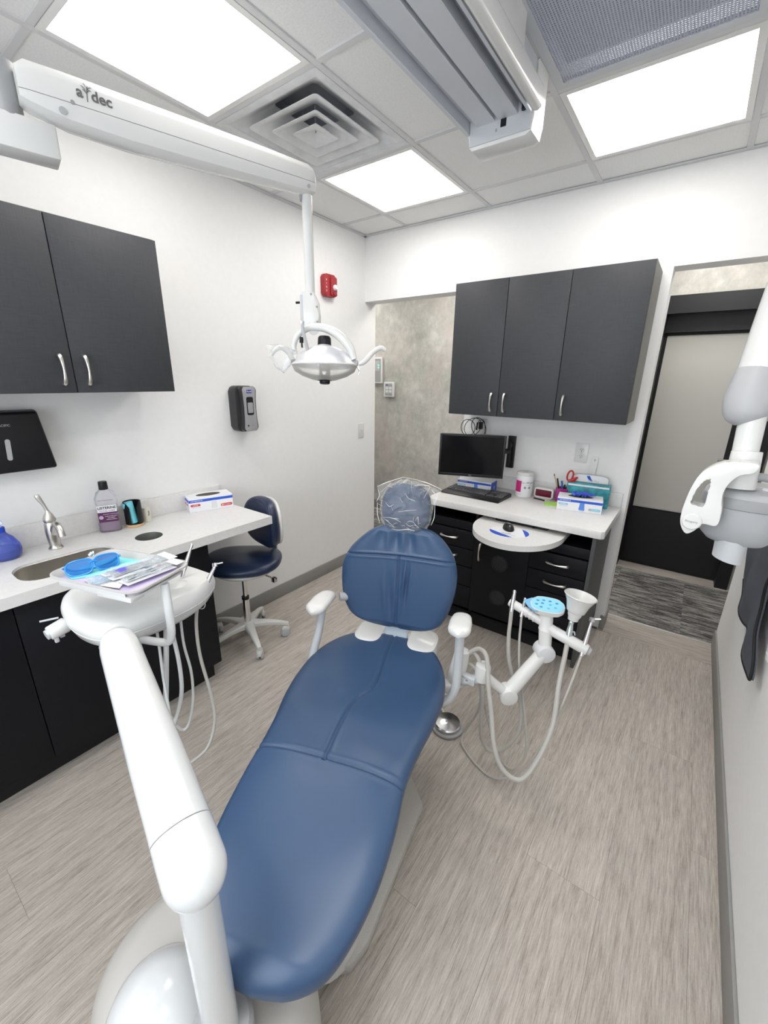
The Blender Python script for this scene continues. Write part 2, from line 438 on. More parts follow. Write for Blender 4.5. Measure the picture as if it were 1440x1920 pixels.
# corridor
fcr = struct('floor_corridor', bx(-2.6, 4.2, 0.236, 1.18, -0.06, -0.004), mat('carpet_backing', (0.03, 0.03, 0.03), 0.9))
for i in range(15):
    for j in range(2):
        xa = -2.6+0.457*i; ya = 0.2365+0.4715*j
        obj('carpet_tile', bx(xa+0.0004, min(4.2, xa+0.4566), ya, ya+0.4711, -0.004, 0.0015), CARPET, fcr)
fc = struct('trim_1', bx(-2.6, 4.2, 1.18, 1.42, -0.06, 0.001), PLANKX)
struct('wall_corridor', bx(-2.6, 1.86, 1.24, 1.42, 0.10, 2.62), PLASTER)
w2 = bx(2.70, 4.2, 1.24, 1.42, 0, 2.62); bx(1.86, 2.70, 1.24, 1.42, 2.17, 2.62, bm=w2)
struct('wall_corridor_end', w2, PLASTER)
struct('baseboard_corridor', bx(-2.6, 1.86, 1.225, 1.25, 0, 0.105, 0.002), BASEB)
struct('baseboard_corridor_end', bx(2.72, 4.2, 1.225, 1.245, 0, 0.105, 0.002), BASEB)
struct('ceiling_corridor', bx(-2.6, 4.2, 0.132, 1.42, H, H+0.1), CEIL)
cw = bx(-2.6, -0.12, 0.03, 0.132, 0, H); bx(XR+0.12, 4.2, 0.145, 0.245, 0, H, bm=cw)
struct('wall_corridor_near', cw, WALL)
cw = bx(-2.7, -2.6, 0.1, 1.42, 0, H); bx(4.2, 4.3, 0.1, 1.42, 0, H, bm=cw)
struct('wall_corridor_sides', cw, WALL)
for i, xx in enumerate((-1.1, 0.45, 2.25)):
    t = thing('ceiling_light', ('square ceiling light panel at the left end of the corridor', 'square corridor ceiling light panel behind the cabinet wall', 'square corridor ceiling light panel near the black framed door')[i], 'light', (xx, 0.7, H-0.02))
    fr = bx(xx-0.30, xx+0.30, 0.40, 1.0, H-0.012, H-0.001)
    obj('frame', fr, TBAR, t); obj('diffuser', bx(xx-0.27, xx+0.27, 0.43, 0.97, H-0.016, H-0.0125), EMITH, t)

# corridor door: black frame, frosted light panel
dr = struct('door_1', bx(1.926, 2.62, 1.34, 1.38, 0.004, 1.924), SOOT)
DB = mat('door_black', (0.010, 0.010, 0.012), 0.45)
for b_ in (bx(1.86, 1.925, 1.20, 1.40, 0, 2.06), bx(2.62, 2.70, 1.20, 1.40, 0, 2.06), bx(1.86, 2.70, 1.20, 1.40, 2.06, 2.17), bx(1.925, 2.62, 1.30, 1.40, 1.925, 2.06), bx(1.86, 2.70, 1.185, 1.20, 2.045, 2.062)):
    obj('door_frame', b_, DB, dr)
FROST = mat('frosted_glass', (0.52, 0.51, 0.475), 0.55, spec=0.3)
obj('glass_panel', bx(1.945, 2.475, 1.332, 1.339, 0.54, 1.905), FROST, dr)
obj('glass_bead', bx(1.945, 2.475, 1.328, 1.338, 0.530, 0.540), GREYP, dr)
obj('kick_panel', bx(1.945, 2.60, 1.330, 1.339, 0.035, 0.52), DB, dr)
hb = tube([(2.535, 1.33, 1.00), (2.535, 1.28, 1.00)], 0.011, 10, 1); tube([(2.545, 1.283, 1.00), (2.44, 1.275, 1.00)], 0.010, 10, 1, bm=hb)
cyl((2.535, 1.332, 1.0), (2.535, 1.322, 1.0), 0.027, bm=hb)
obj('door_handle', hb, NICKEL, dr)

# ---------------- ceiling: grid and tiles
cl = struct('ceiling', bx(-0.12, XR+0.12, YB-0.1, 0.0, H+0.14, H+0.2), mat('plenum', (0.25, 0.26, 0.28), 0.9))
xs = [-0.0]+TX+[XR]; ys = [0.0]+TY[:6]+[YB]
special = {(1, 2): 'vent', (1, 1): 'light', (1, 3): 'light', (3, 1): 'light', (3, 2): 'grille', (1, 5): 'light', (3, 4): 'light', (3, 5): 'light'}  # rearmost panel of the right column is unseen, added to brighten the right wall
for i in range(len(xs)-1):
    for j in range(len(ys)-1):
        k = special.get((i, j))
        if k: continue
        obj('ceiling_tile', bx(xs[i]+0.004, xs[i+1]-0.004, ys[j+1]+0.004, ys[j]-0.004, H+0.006, H+0.020, 0.002, seg=1), CEIL, cl)
bw = 0.012
for xx in TX:
    obj('grid_bar', bx(xx-bw, xx+bw, YB, 0, H, H+0.008, 0.001, seg=1), TBAR, cl)
for yy in TY[:6]:
    for i in range(len(xs)-1):
        a = xs[i]+(bw if i else 0); b = xs[i+1]-(bw if i < 4 else 0)
        obj('grid_bar', bx(a, b, yy-bw, yy+bw, H+0.0003, H+0.008, 0.001, seg=1), TBAR, cl)
for b_ in (bx(0, 0.022, YB, 0, H-0.003, H+0.004), bx(0, XR, -0.022, 0, H-0.003, H+0.004), bx(XR-0.022, XR, YB, 0, H-0.003, H+0.004)):
    obj('edge_angle', b_, TBAR, cl)
names = {(1, 1): 'square ceiling light panel nearest the back wall, left of the metal track', (1, 3): 'square ceiling light panel above the lamp arm, left of the air diffuser',
         (3, 1): 'square ceiling light panel right of the metal track, beside the return grille', (1, 5): 'square ceiling light panel at the rear window end, left column',
         (3, 4): 'square ceiling light panel above the camera side end of the grille column', (3, 5): 'unseen square ceiling light panel added to brighten the right wall, right column'}
for (i, j), k in special.items():
    x0, x1, y0, y1 = xs[i]+0.013, xs[i+1]-0.013, ys[j+1]+0.013, ys[j]-0.013
    cx, cy = (x0+x1)/2, (y0+y1)/2
    if k == 'light':
        t = thing('ceiling_light', names[(i, j)], 'light', (cx, cy, H))
        w = 0.022
        fr = bx(x0, x0+w, y0, y1, H-0.001, H+0.02); bx(x1-w, x1, y0, y1, H-0.001, H+0.02, bm=fr)
        bx(x0+w, x1-w, y0, y0+w, H-0.001, H+0.02, bm=fr); bx(x0+w, x1-w, y1-w, y1, H-0.001, H+0.02, bm=fr)
        obj('frame', fr, WHITEP, t)
        obj('diffuser', bx(x0+w, x1-w, y0+w, y1-w, H+0.002, H+0.008), EMIT, t)
    elif k == 'grille':
        t = thing('return_air_grille', 'large bluish perforated square return air grille in the ceiling', 'grille', (cx, cy, H))
        w = 0.030
        fr = bx(x0, x0+w, y0, y1, H-0.002, H+0.012); bx(x1-w, x1, y0, y1, H-0.002, H+0.012, bm=fr)
        bx(x0+w, x1-w, y0, y0+w, H-0.002, H+0.012, bm=fr); bx(x0+w, x1-w, y1-w, y1, H-0.002, H+0.012, bm=fr)
        obj('frame', fr, COOLW, t)
        gm = mat('perforated_metal', (0.46, 0.48, 0.56), 0.6)
        b = bmesh.new(); n = 62; L = x1-x0-2*w; p = L/n
        # diagonal weave of round-ish holes: two families of thin bars
        for q in range(n):
            bx(x0+w+p*(q+0.28), x0+w+p*(q+0.72), y0+w, y1-w, H+0.001, H+0.003, bm=b)
            bx(x0+w, x1-w, y0+w+p*(q+0.28), y0+w+p*(q+0.72), H+0.0015, H+0.0035, bm=b)
        g_ = obj('perforated_face', b, gm, t); g_['kind'] = 'stuff'
        obj('duct_back', bx(x0+w, x1-w, y0+w, y1-w, H+0.05, H+0.055), mat('duct_dark', (0.10, 0.105, 0.125), 0.8), t)
    else:
        t = thing('air_diffuser', 'square white louvred air diffuser with nested pyramids in the ceiling', 'vent', (cx, cy, H))
        DF = noisy(mat('diffuser_paint', (0.70, 0.71, 0.72), 0.5), (14, 14, 14), 0.86, 1.05, detail=5)
        def sqring(h0, z0, h1, z1, h2=None, z2=None, th=0.004, rr=0.14):
            def sq(h, z): return [(cx+a, cy+b, z) for a, b in rrect(2*h, 2*h, max(0.004, h*rr), 4)]
            prof = [sq(h0, z0), sq(h1, z1)]
            if h2: prof.append(sq(h2, z2))
            prof += [sq(h, z+th) for h, z in ([(h2, z2)] if h2 else [])+[(h1, z1), (h0, z0)]]
            prof.append(prof[0])
            return rings(prof, caps=False)
        hw = (x1-x0)/2
        def cone(h, z, hole, zh, lip=0.014, rr=0.10, th=0.003):
            sq = rrect(2*h, 2*h, h*rr, 5); inn = rrect(2*(h-lip), 2*(h-lip), (h-lip)*rr, 5)
            a = [(cx+x, cy+y, z) for x, y in sq]; b_ = [(cx+x, cy+y, z+0.001) for x, y in inn]
            mid = []; cr = []
            for x, y in inn:
                d = math.hypot(x, y); r_ = hole*1.0; ex_, ey_ = x/d*r_, y/d*r_
                mid.append((cx+x*0.45+ex_*0.55, cy+y*0.45+ey_*0.55, z+(zh-z)*0.55)); cr.append((cx+ex_, cy+ey_, zh))
            up = lambda L_: [(x, y, zz+th) for x, y, zz in L_]
            return rings([a, b_, mid, cr, up(cr), up(mid), up(b_), up(a), a], caps=False)
        obj('frame', sqring(hw, H-0.001, 0.262, H-0.001, 0.255, H+0.002, rr=0.02), DF, t)
        obj('neck', cone(0.262, H+0.001, 0.165, H+0.085, lip=0.003, rr=0.12), DF, t)
        obj('duct', lathe([(0.170, 0.0), (0.160, 0.06), (0.12, 0.066), (0.001, 0.068)], TR(cx, cy, H+0.085), 36, caps=False), mat('duct_metal', (0.22, 0.23, 0.26), 0.5, 0.2), t)
        for h, zz, hole, rise in ((0.200, -0.004, 0.100, 0.058), (0.133, -0.008, 0.050, 0.046), (0.070, -0.010, 0.002, 0.022)):
            obj('louvre', cone(h, H+zz, hole, H+zz+rise, lip=0.012 if h > 0.1 else 0.006), DF, t)
        obj('centre_screw', cyl((cx, cy, H+0.004), (cx, cy, H+0.10), 0.003, n=8), MIDG, t)
#PARTS2
# ================================================================== CABINETS AND COUNTERS
def bow_handle(parent, p0, p1, out, label=None, r=0.0048):
    """bow handle between two foot points, standing off along out, swelling at the feet"""
    p0 = Vector(p0); p1 = Vector(p1); out = Vector(out); L = (p1-p0)
    pts = [p0, p0+L*0.05+out*0.016, p0+L*0.22+out*0.026, p0+L*0.5+out*0.031, p0+L*0.78+out*0.026, p0+L*0.95+out*0.016, p1]
    b = tube(pts, [r*1.5, r*1.7, r*1.25, r*0.85, r*1.25, r*1.7, r*1.5], 10, 5)
    return obj('handle', b, NICKEL, parent, label)
# wall cabinet on the back wall
t = thing('wall_cabinet', 'charcoal wall cabinet with three doors above the white desk counter', 'cabinet', (1.45, -0.16, 1.35))
x0, x1, z0, z1 = 0.945, 1.958, 1.350, 2.098
obj('body', bx(x0, x1, -0.302, -0.001, z0+0.002, z1+0.004), CHAR, t)
obj('lit_side_panel', bx(x1, x1+0.002, -0.302, -0.001, z0+0.002, z1+0.004), mat('lit_side_grey', (0.21, 0.205, 0.185), 0.5), t)  # thin sheet over the charcoal side, reflected light put into its lighter colour
for a, b, hx in ((x0, 1.270, 1.270-0.040), (1.270, 1.600, 1.270+0.040), (1.600, x1+0.002, 1.600+0.040)):
    d = obj('door', bx(a+0.0015, b-0.0015, -0.322, -0.304, z0, z1, 0.0015), CHAR, t)
    bow_handle(d, (hx, -0.322, z0+0.030), (hx, -0.322, z0+0.135), (0, -1, 0))
# wall cabinet on the left wall
t = thing('wall_cabinet', 'charcoal wall cabinet on the left wall above the paper towel dispenser', 'cabinet', (0.16, -2.34, 1.49))
y1 = -1.772; z0, z1 = 1.490, 2.080
obj('body', bx(0.001, 0.302, -2.905, y1+0.0-0.002, z0+0.022, z1+0.006), CHAR, t)
for a, b, hy in ((-2.908, -2.530, -2.570), (-2.530, -2.151, -2.151-0.040), (-2.151, y1, -2.151+0.040)):
    d = obj('door', bx(0.304, 0.322, a+0.0015, b-0.0015, z0, z1, 0.0015), CHAR, t)
    bow_handle(d, (0.322, hy, z0+0.030), (0.322, hy, z0+0.135), (1, 0, 0))
# base cabinets on the left
t = thing('base_cabinet', 'black base cabinet with doors under the sink counter', 'cabinet', (0.22, -2.6, 0))
yR = -1.775
b = bx(0.001, 0.420, yR-0.018, yR, 0.10, 0.797); bx(0.001, 0.420, -3.45, -3.432, 0.10, 0.797, bm=b); bx(0.001, 0.420, -3.432, yR-0.018, 0.10, 0.118, bm=b)
bx(0.402, 0.420, -3.432, yR-0.018, 0.74, 0.797, bm=b)
obj('body', b, BLKL, t)
obj('toe_kick', bx(0.001, 0.385, -3.45, yR-0.02, 0, 0.10), SOOT, t)
for a, b in ((-3.44, -2.98), (-2.98, -2.52), (-2.52, -2.15), (-2.15, yR)):
    d = obj('door', bx(0.422, 0.440, a+0.0015, b-0.0015, 0.105, 0.792, 0.0015), BLKL, t)
    if a < -2.4: bow_handle(d, (0.440, a+0.04 if a < -2.9 else b-0.05, 0.62), (0.440, a+0.04 if a < -2.9 else b-0.05, 0.725), (1, 0, 0))
# left counter with sink cut-out and waste hole
CZ = 0.840
t = thing('counter', 'long white quartz counter with sink, waste hole and backsplash on left wall', 'counter', (0.25, -2.3, 0.797))
b = bmesh.new()
SK = (0.315, -2.300, 0.105, 0.170)    # sink centre, half sizes
BH = (0.280, -1.968, 0.058)           # round waste hole
def slab(x0, x1, y0, y1, holes, za, zb):
    """slab with holes: outer and hole loops bridged by triangle fill"""
    bm = bmesh.new(); es = []
    loops = [[(x0, y0), (x1, y0), (x1, y1), (x0, y1)]]+holes
    top = []
    for lp in loops:
        vs = [bm.verts.new((p[0], p[1], zb)) for p in lp]; top.append(vs)
        for i in range(len(vs)): es.append(bm.edges.new((vs[i], vs[(i+1) % len(vs)])))
    bmesh.ops.triangle_fill(bm, use_beauty=True, use_dissolve=False, edges=es)
    low = {}
    for vs in top:
        for v in vs: low[v] = bm.verts.new((v.co.x, v.co.y, za))
    for f in list(bm.faces):
        if all(v in low for v in f.verts): bm.faces.new([low[v] for v in reversed(f.verts)])
    for vs in top:
        for i in range(len(vs)):
            a, c = vs[i], vs[(i+1) % len(vs)]
            bm.faces.new((a, c, low[c], low[a]))
    return bm
sk = rrect(2*SK[2], 2*SK[3], 0.075, 6, SK[0], SK[1])
bh = sell(BH[2], BH[2], 2, 36, BH[0], BH[1])
obj('worktop', slab(0.0005, 0.488, -3.48, -1.418, [list(reversed(sk)), list(reversed(bh))], CZ-0.043, CZ), QUARTZ, t)
obj('backsplash', bx(0.0005, 0.020, -3.48, -1.418, CZ, CZ+0.100, 0.0015), QUARTZ, t)
t2 = thing('sink', 'undermount brushed steel sink set into the white counter', 'sink', (SK[0], SK[1], CZ-0.2))
prof = []
for s, zz in ((0.995, -0.009), (0.985, -0.010), (0.980, -0.10), (0.96, -0.155), (0.88, -0.172), (0.25, -0.178)):
    prof.append([(SK[0]+(p[0]-SK[0])*s, SK[1]+(p[1]-SK[1])*s, CZ+zz) for p in sk])
b = rings(prof, caps=False); b.faces.new([v for v in list(b.verts)[-len(sk):]])
obj('basin', b, STEEL, t2)
obj('drain', cyl((SK[0], SK[1], CZ-0.1785), (SK[0], SK[1], CZ-0.174), 0.035), CHROME, t2)
t2 = thing('waste_chute', 'round dark waste chute let into the white counter top', 'chute', (BH[0], BH[1], CZ-0.2))
obj('sleeve', lathe([(0.056, -0.21), (0.0565, -0.002), (0.0575, 0.0), (0.0575, -0.21)], TR(BH[0], BH[1], CZ), 36, caps=False), mat('bin_liner_dark', (0.10, 0.10, 0.09), 0.4), t2)
obj('bottom', lathe([(0.056, -0.21), (0.0, -0.21)], TR(BH[0], BH[1], CZ), 36, caps=False), SOOT, t2)

# faucet
fx, fy = 0.118, -2.281
t = thing('faucet', 'brushed nickel single lever faucet behind the sink', 'faucet', (fx, fy, CZ))
obj('body', lathe([(0.026, 0), (0.0265, 0.006), (0.021, 0.014), (0.0205, 0.02), (0.0235, 0.05), (0.0245, 0.08), (0.022, 0.115), (0.0185, 0.122)], TR(fx, fy, CZ)), NICKEL, t)
obj('cap', lathe([(0.019, 0.120), (0.0225, 0.126), (0.022, 0.137), (0.016, 0.153), (0.008, 0.166), (0.0065, 0.172)], TR(fx, fy, CZ)), NICKEL, t)
obj('spout', tube([(fx+0.004, fy, CZ+0.055), (fx+0.030, fy+0.004, CZ+0.105), (fx+0.062, fy+0.006, CZ+0.120), (fx+0.088, fy+0.006, CZ+0.098), (fx+0.096, fy+0.006, CZ+0.075)], [0.014, 0.014, 0.013, 0.0125, 0.0135], 14, 6, asp=1.0), NICKEL, t)
obj('lever', tube([(fx, fy, CZ+0.165), (fx-0.004, fy-0.006, CZ+0.195), (fx-0.012, fy-0.017, CZ+0.228), (fx-0.014, fy-0.020, CZ+0.240)], [0.0065, 0.0065, 0.0100, 0.0085], 12, 5), NICKEL, t)

# soap pump bottle
sx_, sy_ = 0.085, -2.437
t = thing('soap_bottle', 'round translucent blue spray bottle on the counter left of the faucet', 'bottle', (sx_, sy_, CZ))
BLUEGL = film('blue_translucent', (0.20, 0.28, 0.85), 0.30, 0.06)
obj('bottle', lathe([(0.002, 0.0005), (0.040, 0.001), (0.050, 0.012), (0.054, 0.035), (0.050, 0.058), (0.034, 0.088), (0.019, 0.104), (0.016, 0.112), (0.0155, 0.120)], TR(sx_, sy_, CZ), 36), BLUEGL, t)
obj('liquid', lathe([(0.002, 0.004), (0.040, 0.005), (0.049, 0.014), (0.052, 0.034), (0.0515, 0.040)], TR(sx_, sy_, CZ), 36), mat('blue_soap', (0.06, 0.08, 0.42), 0.2), t)
obj('collar', cyl((sx_, sy_, CZ+0.112), (sx_, sy_, CZ+0.133), 0.0165, bev=0.002), mat('blue_cap', (0.012, 0.06, 0.50), 0.35), t)
b = cyl((sx_, sy_, CZ+0.130), (sx_, sy_, CZ+0.160), 0.007); bx(sx_-0.010, sx_+0.020, sy_-0.010, sy_+0.010, CZ+0.150, CZ+0.170, 0.004, bm=b)
tube([(sx_+0.015, sy_, CZ+0.163), (sx_+0.028, sy_+0.004, CZ+0.160), (sx_+0.034, sy_+0.006, CZ+0.150)], 0.005, 8, 4, bm=b)
obj('pump_head', b, mat('blue_white', (0.65, 0.75, 0.88), 0.35), t)
obj('trigger', tube([(sx_+0.012, sy_-0.022, CZ+0.155), (sx_+0.020, sy_-0.028, CZ+0.125), (sx_+0.018, sy_-0.030, CZ+0.100)], [0.009, 0.010, 0.006], 10, 4), MATS['blue_cap'], t)

# mouthwash
M = TR(0.062, -2.040, CZ) @ RZ(math.radians(66))
# local: x = width, y = depth (front is -y)
t = thing('mouthwash_bottle', 'clear mouthwash bottle of purple liquid with black cap against the backsplash', 'bottle', (0.062, -2.040, CZ))
def bring(w, d, z, e=3.2): return [(x, y, z) for x, y in sell(w, d, e, 40)]
CLEARP = film('clear_plastic', (0.96, 0.95, 0.98), 0.10, 0.05)
obj('bottle', rings([bring(0.040, 0.024, 0.0005), bring(0.046, 0.029, 0.006), bring(0.046, 0.029, 0.045), bring(0.043, 0.0265, 0.052), bring(0.043, 0.0265, 0.135), bring(0.046, 0.029, 0.142), bring(0.045, 0.028, 0.165), bring(0.036, 0.022, 0.190), bring(0.020, 0.018, 0.205, 2), bring(0.016, 0.016, 0.215, 2)], M=M), CLEARP, t)
PURL = film('purple_liquid', (0.36, 0.20, 0.34), 0.62, 0.15)
obj('liquid', rings([bring(0.036, 0.021, 0.004), bring(0.043, 0.0265, 0.010), bring(0.043, 0.0265, 0.046), bring(0.0405, 0.0245, 0.053), bring(0.0405, 0.0245, 0.096)], M=M), PURL, t)
obj('cap', lathe([(0.018, 0.205), (0.0195, 0.208), (0.0180, 0.240), (0.0165, 0.243)], M, 28), BLACK, t)
def lab(w, z0, z1, off, m, name='label_panel', x0=0.0):
    return obj(name, box((x0, off, (z0+z1)/2), (w, 0.0008, z1-z0), M, 0.0), m, t)
lab(0.078, 0.100, 0.132, -0.0272, PAPER)
lab(0.078, 0.052, 0.100, -0.0272, mat('purple_label', (0.10, 0.022, 0.09), 0.4))
Mt = M @ TR(0, -0.0280, 0.121) @ RX(PI/2)
text('LISTERINE', 0.0165, Mt, INK, t, bold=0.0004)
text('TOTAL CARE', 0.0105, M @ TR(0, -0.0280, 0.1065) @ RX(PI/2), mat('purple_ink', (0.16, 0.06, 0.2), 0.5), t)
for zz, s_ in ((0.090, 'ANTICAVITY MOUTHWASH'), (0.080, 'STRENGTHENS TEETH'), (0.072, 'KILLS GERMS'), (0.064, 'FRESHENS BREATH')):
    text(s_, 0.0050, M @ TR(0.012, -0.0280, zz) @ RX(PI/2), PAPER, t)
obj('seal', cyl(M @ Vector((-0.028, -0.0275, 0.076)), M @ Vector((-0.028, -0.0285, 0.076)), 0.009, n=20), mat('lilac', (0.5, 0.38, 0.55), 0.4), t)
text('DENTIST RECOMMENDED', 0.0052, M @ TR(0, -0.0295, 0.158) @ RX(PI/2), MATS['purple_ink'], t)

# cup dispenser with blue cups
cx_, cy_ = 0.078, -1.937
t = thing('cup_holder', 'open fronted black cup holder on a round wooden base', 'holder', (cx_, cy_, CZ))
obj('base', cyl((cx_, cy_, CZ+0.0005), (cx_, cy_, CZ+0.014), 0.041, bev=0.003), mat('bamboo', (0.62, 0.42, 0.22), 0.5), t)
def arcwall(cx, cy, r, th, a0, a1, z0, hf, n=30):
    bm = bmesh.new(); rows = []
    for k in range(n+1):
        u = k/n; a = a0+(a1-a0)*u; h = hf(u)
        c, s = math.cos(a), math.sin(a)
        rows.append([(cx+c*r, cy+s*r, z0), (cx+c*r, cy+s*r, z0+h), (cx+c*(r-th), cy+s*(r-th), z0+h), (cx+c*(r-th), cy+s*(r-th), z0)])
    return rings(rows, bm)
ang = math.radians(-20)
obj('shell', arcwall(cx_, cy_, 0.039, 0.004, ang+0.42, ang+2*PI-0.42, CZ+0.014, lambda u: 0.112-0.05*math.exp(-((min(u, 1-u))/0.05)**2)*0.5), BLACK, t)
obj('floor', cyl((cx_, cy_, CZ+0.014), (cx_, cy_, CZ+0.018), 0.036), BLACK, t)
CUPB = mat('light_blue_cup', (0.18, 0.62, 0.72), 0.5)
tc_ = thing('paper_cup_stack', 'light blue stack of paper cups leaning in the black holder', 'cups', (cx_, cy_, CZ+0.02))
a = Vector((cx_+0.006, cy_-0.004, CZ+0.019)); d = (Vector((-0.012, -0.018, 0.118))).normalized()
pr = [(0.0195, 0.0), (0.022, 0.06), (0.0245, 0.104), (0.0235, 0.106), (0.0, 0.106)]
A_, B_, D_ = frame_of(d)
obj('cup', rings([[a+D_*z+(A_*math.cos(2*PI*k/28)+B_*math.sin(2*PI*k/28))*max(r, 1e-4) for k in range(28)] for r, z in pr]), CUPB, tc_)
for q in range(5):
    z = 0.062+q*0.009
    obj('rim', rings([[a+D_*(z+dz)+(A_*math.cos(2*PI*k/28)+B_*math.sin(2*PI*k/28))*(0.0222+0.00004*(q*9)+dr) for k in range(28)] for dz, dr in ((0, 0), (0.0005, 0.0012), (0.002, 0.0012), (0.0025, 0))], caps=False), CUPB, tc_)
# floss box
fx, fy = 0.060, -1.868
M = TR(fx, fy, CZ) @ RZ(math.radians(20))
t = thing('floss_dispenser', 'small cream plastic floss box beside the black cup holder', 'box', (fx, fy, CZ))
obj('case', prism(rrect(0.026, 0.036, 0.010, 5), 0.0005, 0.070, M, 0.002), mat('cream_plastic', (0.72, 0.71, 0.60), 0.4), t)
obj('lid', prism(rrect(0.0265, 0.0365, 0.010, 5), 0.070, 0.074, M, 0.0015), MATS['cream_plastic'], t)
text('floss', 0.014, M @ TR(0.0135, 0, 0.045) @ RZ(PI/2) @ RX(PI/2) @ RZ(PI/2), INK, t)

# glove boxes -------------------------------------------------------
def glove_box(label, M, L, D, Hh, accent, word, glove_col, oval, side_label):
    """local x length (front edge at y=-D/2), z up"""
    t = thing('glove_box', label, 'box', tuple(M.translation), None)
    card = PAPER
    obj('carton', box((0, 0, Hh/2+0.0005), (L, D, Hh), M, 0.0012, 1), card, t)
    bl = mat('carton_blue', (0.02, 0.10, 0.58), 0.45)
    b = box((0, -D/2-0.0002, Hh*0.80), (L*0.995, 0.0005, Hh*0.19), M)
    box((-L/2-0.0002, 0, Hh*0.80), (0.0005, D*0.98, Hh*0.19), M, bm=b); box((L/2+0.0002, 0, Hh*0.80), (0.0005, D*0.98, Hh*0.19), M, bm=b)
    obj('blue_band', b, bl, t)
    F = M @ TR(0, -D/2-0.0006, 0) @ RX(PI/2)
    text('CRITERION N', Hh*0.13, F @ TR(-L*0.33, Hh*0.80, 0), PAPER, t)
    am = mat('carton_'+accent[0], accent[1], 0.45)
    obj('badge', prism(rrect(L*0.22, Hh*0.16, Hh*0.075, 4), 0, 0.0004, F @ TR(-L*0.36, Hh*0.50, -0.0002)), am, t)
    text(word, Hh*0.12, F @ TR(-L*0.36, Hh*0.50, 0.0004), PAPER, t)
    text('powder free exam gloves', Hh*0.055, F @ TR(-L*0.34, Hh*0.34, 0), MIDG, t)
    obj('size_badge', prism(rrect(L*0.27, Hh*0.20, Hh*0.095, 4), 0, 0.0004, F @ TR(L*0.34, Hh*0.28, -0.0002)), am, t)
    text('M medium', Hh*0.11, F @ TR(L*0.36, Hh*0.28, 0.0004), PAPER, t)
    obj('printed_dot', prism(sell(Hh*0.075, Hh*0.075, 2, 20), 0, 0.0006, F @ TR(L*0.25, Hh*0.28, 0)), mat('peach', (0.75, 0.42, 0.30), 0.5), t)
    # printed glove silhouette hanging on the front
    gl = [(-0.012, 0.72), (0.012, 0.72), (0.014, 0.40), (0.016, 0.22), (0.010, 0.08), (0.004, 0.20), (0.0, 0.06), (-0.005, 0.20), (-0.010, 0.09), (-0.016, 0.25), (-0.013, 0.45)]
    obj('printed_glove', prism([(p[0]*Hh/0.075, p[1]*Hh) for p in gl], 0, 0.0005, F @ TR(L*0.06, 0, 0)), glove_col, t)
    E_ = M @ TR(-L/2-0.0006, 0, 0) @ RZ(-PI/2) @ RX(PI/2)
    obj('end_badge', prism(rrect(D*0.55, Hh*0.15, Hh*0.07, 4), 0, 0.0004, E_ @ TR(0, Hh*0.50, -0.0002)), am, t)
    text(side_label, Hh*0.10, E_ @ TR(0, Hh*0.50, 0.0004), PAPER, t)
    E2 = M @ TR(L/2+0.0006, 0, 0) @ RZ(PI/2) @ RX(PI/2)
    if accent[0] == 'red': obj('end_badge', prism(rrect(D*0.6, Hh*0.22, Hh*0.1, 4), 0, 0.0004, E2 @ TR(0, Hh*0.42, -0.0002)), am, t)
    else:
        obj('end_panel', prism(rrect(D*0.98, Hh*0.97, 0.001, 2), 0, 0.0006, E2 @ TR(0, Hh*0.5, -0.0002)), bl, t)
        obj('printed_dot', prism(sell(Hh*0.11, Hh*0.19, 2, 20), 0, 0.0006, E2 @ TR(D*0.05, Hh*0.42, 0.0006)), mat('peach', (0.75, 0.42, 0.30)), t)
    if oval:
        obj('opening', prism(sell(L*0.28, D*0.26, 2, 36), 0, 0.0006, M @ TR(0, 0, Hh+0.0004)), mat('carton_dark', (0.07, 0.065, 0.05), 0.8), t)
    return t
glove_box('white latex glove box with blue and red print on left counter end', TR(0.085, -1.535, CZ) @ RZ(math.radians(72)), 0.235, 0.120, 0.078,
          ('red', (0.62, 0.06, 0.06)), 'LATEX', mat('glove_print', (0.72, 0.72, 0.74), 0.6), True, 'LATEX')
LBLUE = ('lightblue', (0.28, 0.62, 0.78)); GP = mat('glove_blue', (0.10, 0.26, 0.72), 0.5)
gb = glove_box('white and blue nitrile glove box on the desk with blue gloves spilling out', TR(1.785, -0.212, 0.84) @ RZ(math.radians(10)), 0.238, 0.125, 0.076, LBLUE, 'NITRILE', GP, True, 'NITRILE')
# crumpled gloves
b = bmesh.new(); rnd = random.Random(3)
for q in range(16):
    a0 = rnd.uniform(-0.04, 0.045); b0 = rnd.uniform(-0.018, 0.02)
    pts = [(a0+rnd.uniform(-.015, .015)*k, b0+rnd.uniform(-.01, .01)*k, 0.076+(0.004, 0.014, 0.017, 0.010)[k]+rnd.uniform(-.003, .006)) for k in range(4)]
    tube(pts, [0.004, 0.008, 0.008, 0.005], 7, 4, bm=b, M=TR(1.785, -0.205, 0.84) @ RZ(math.radians(10)), asp=0.55)
tag(obj('nitrile_gloves', b, mat('nitrile', (0.06, 0.12, 0.62), 0.45)), 'crumpled blue nitrile gloves poking out of the box top', 'gloves')
glove_box('blue and white nitrile glove box under the monitor, behind the keyboard', TR(1.118, -0.170, 0.84) @ RZ(math.radians(3)), 0.236, 0.115, 0.072, LBLUE, 'NITRILE', GP, False, 'NITRILE')

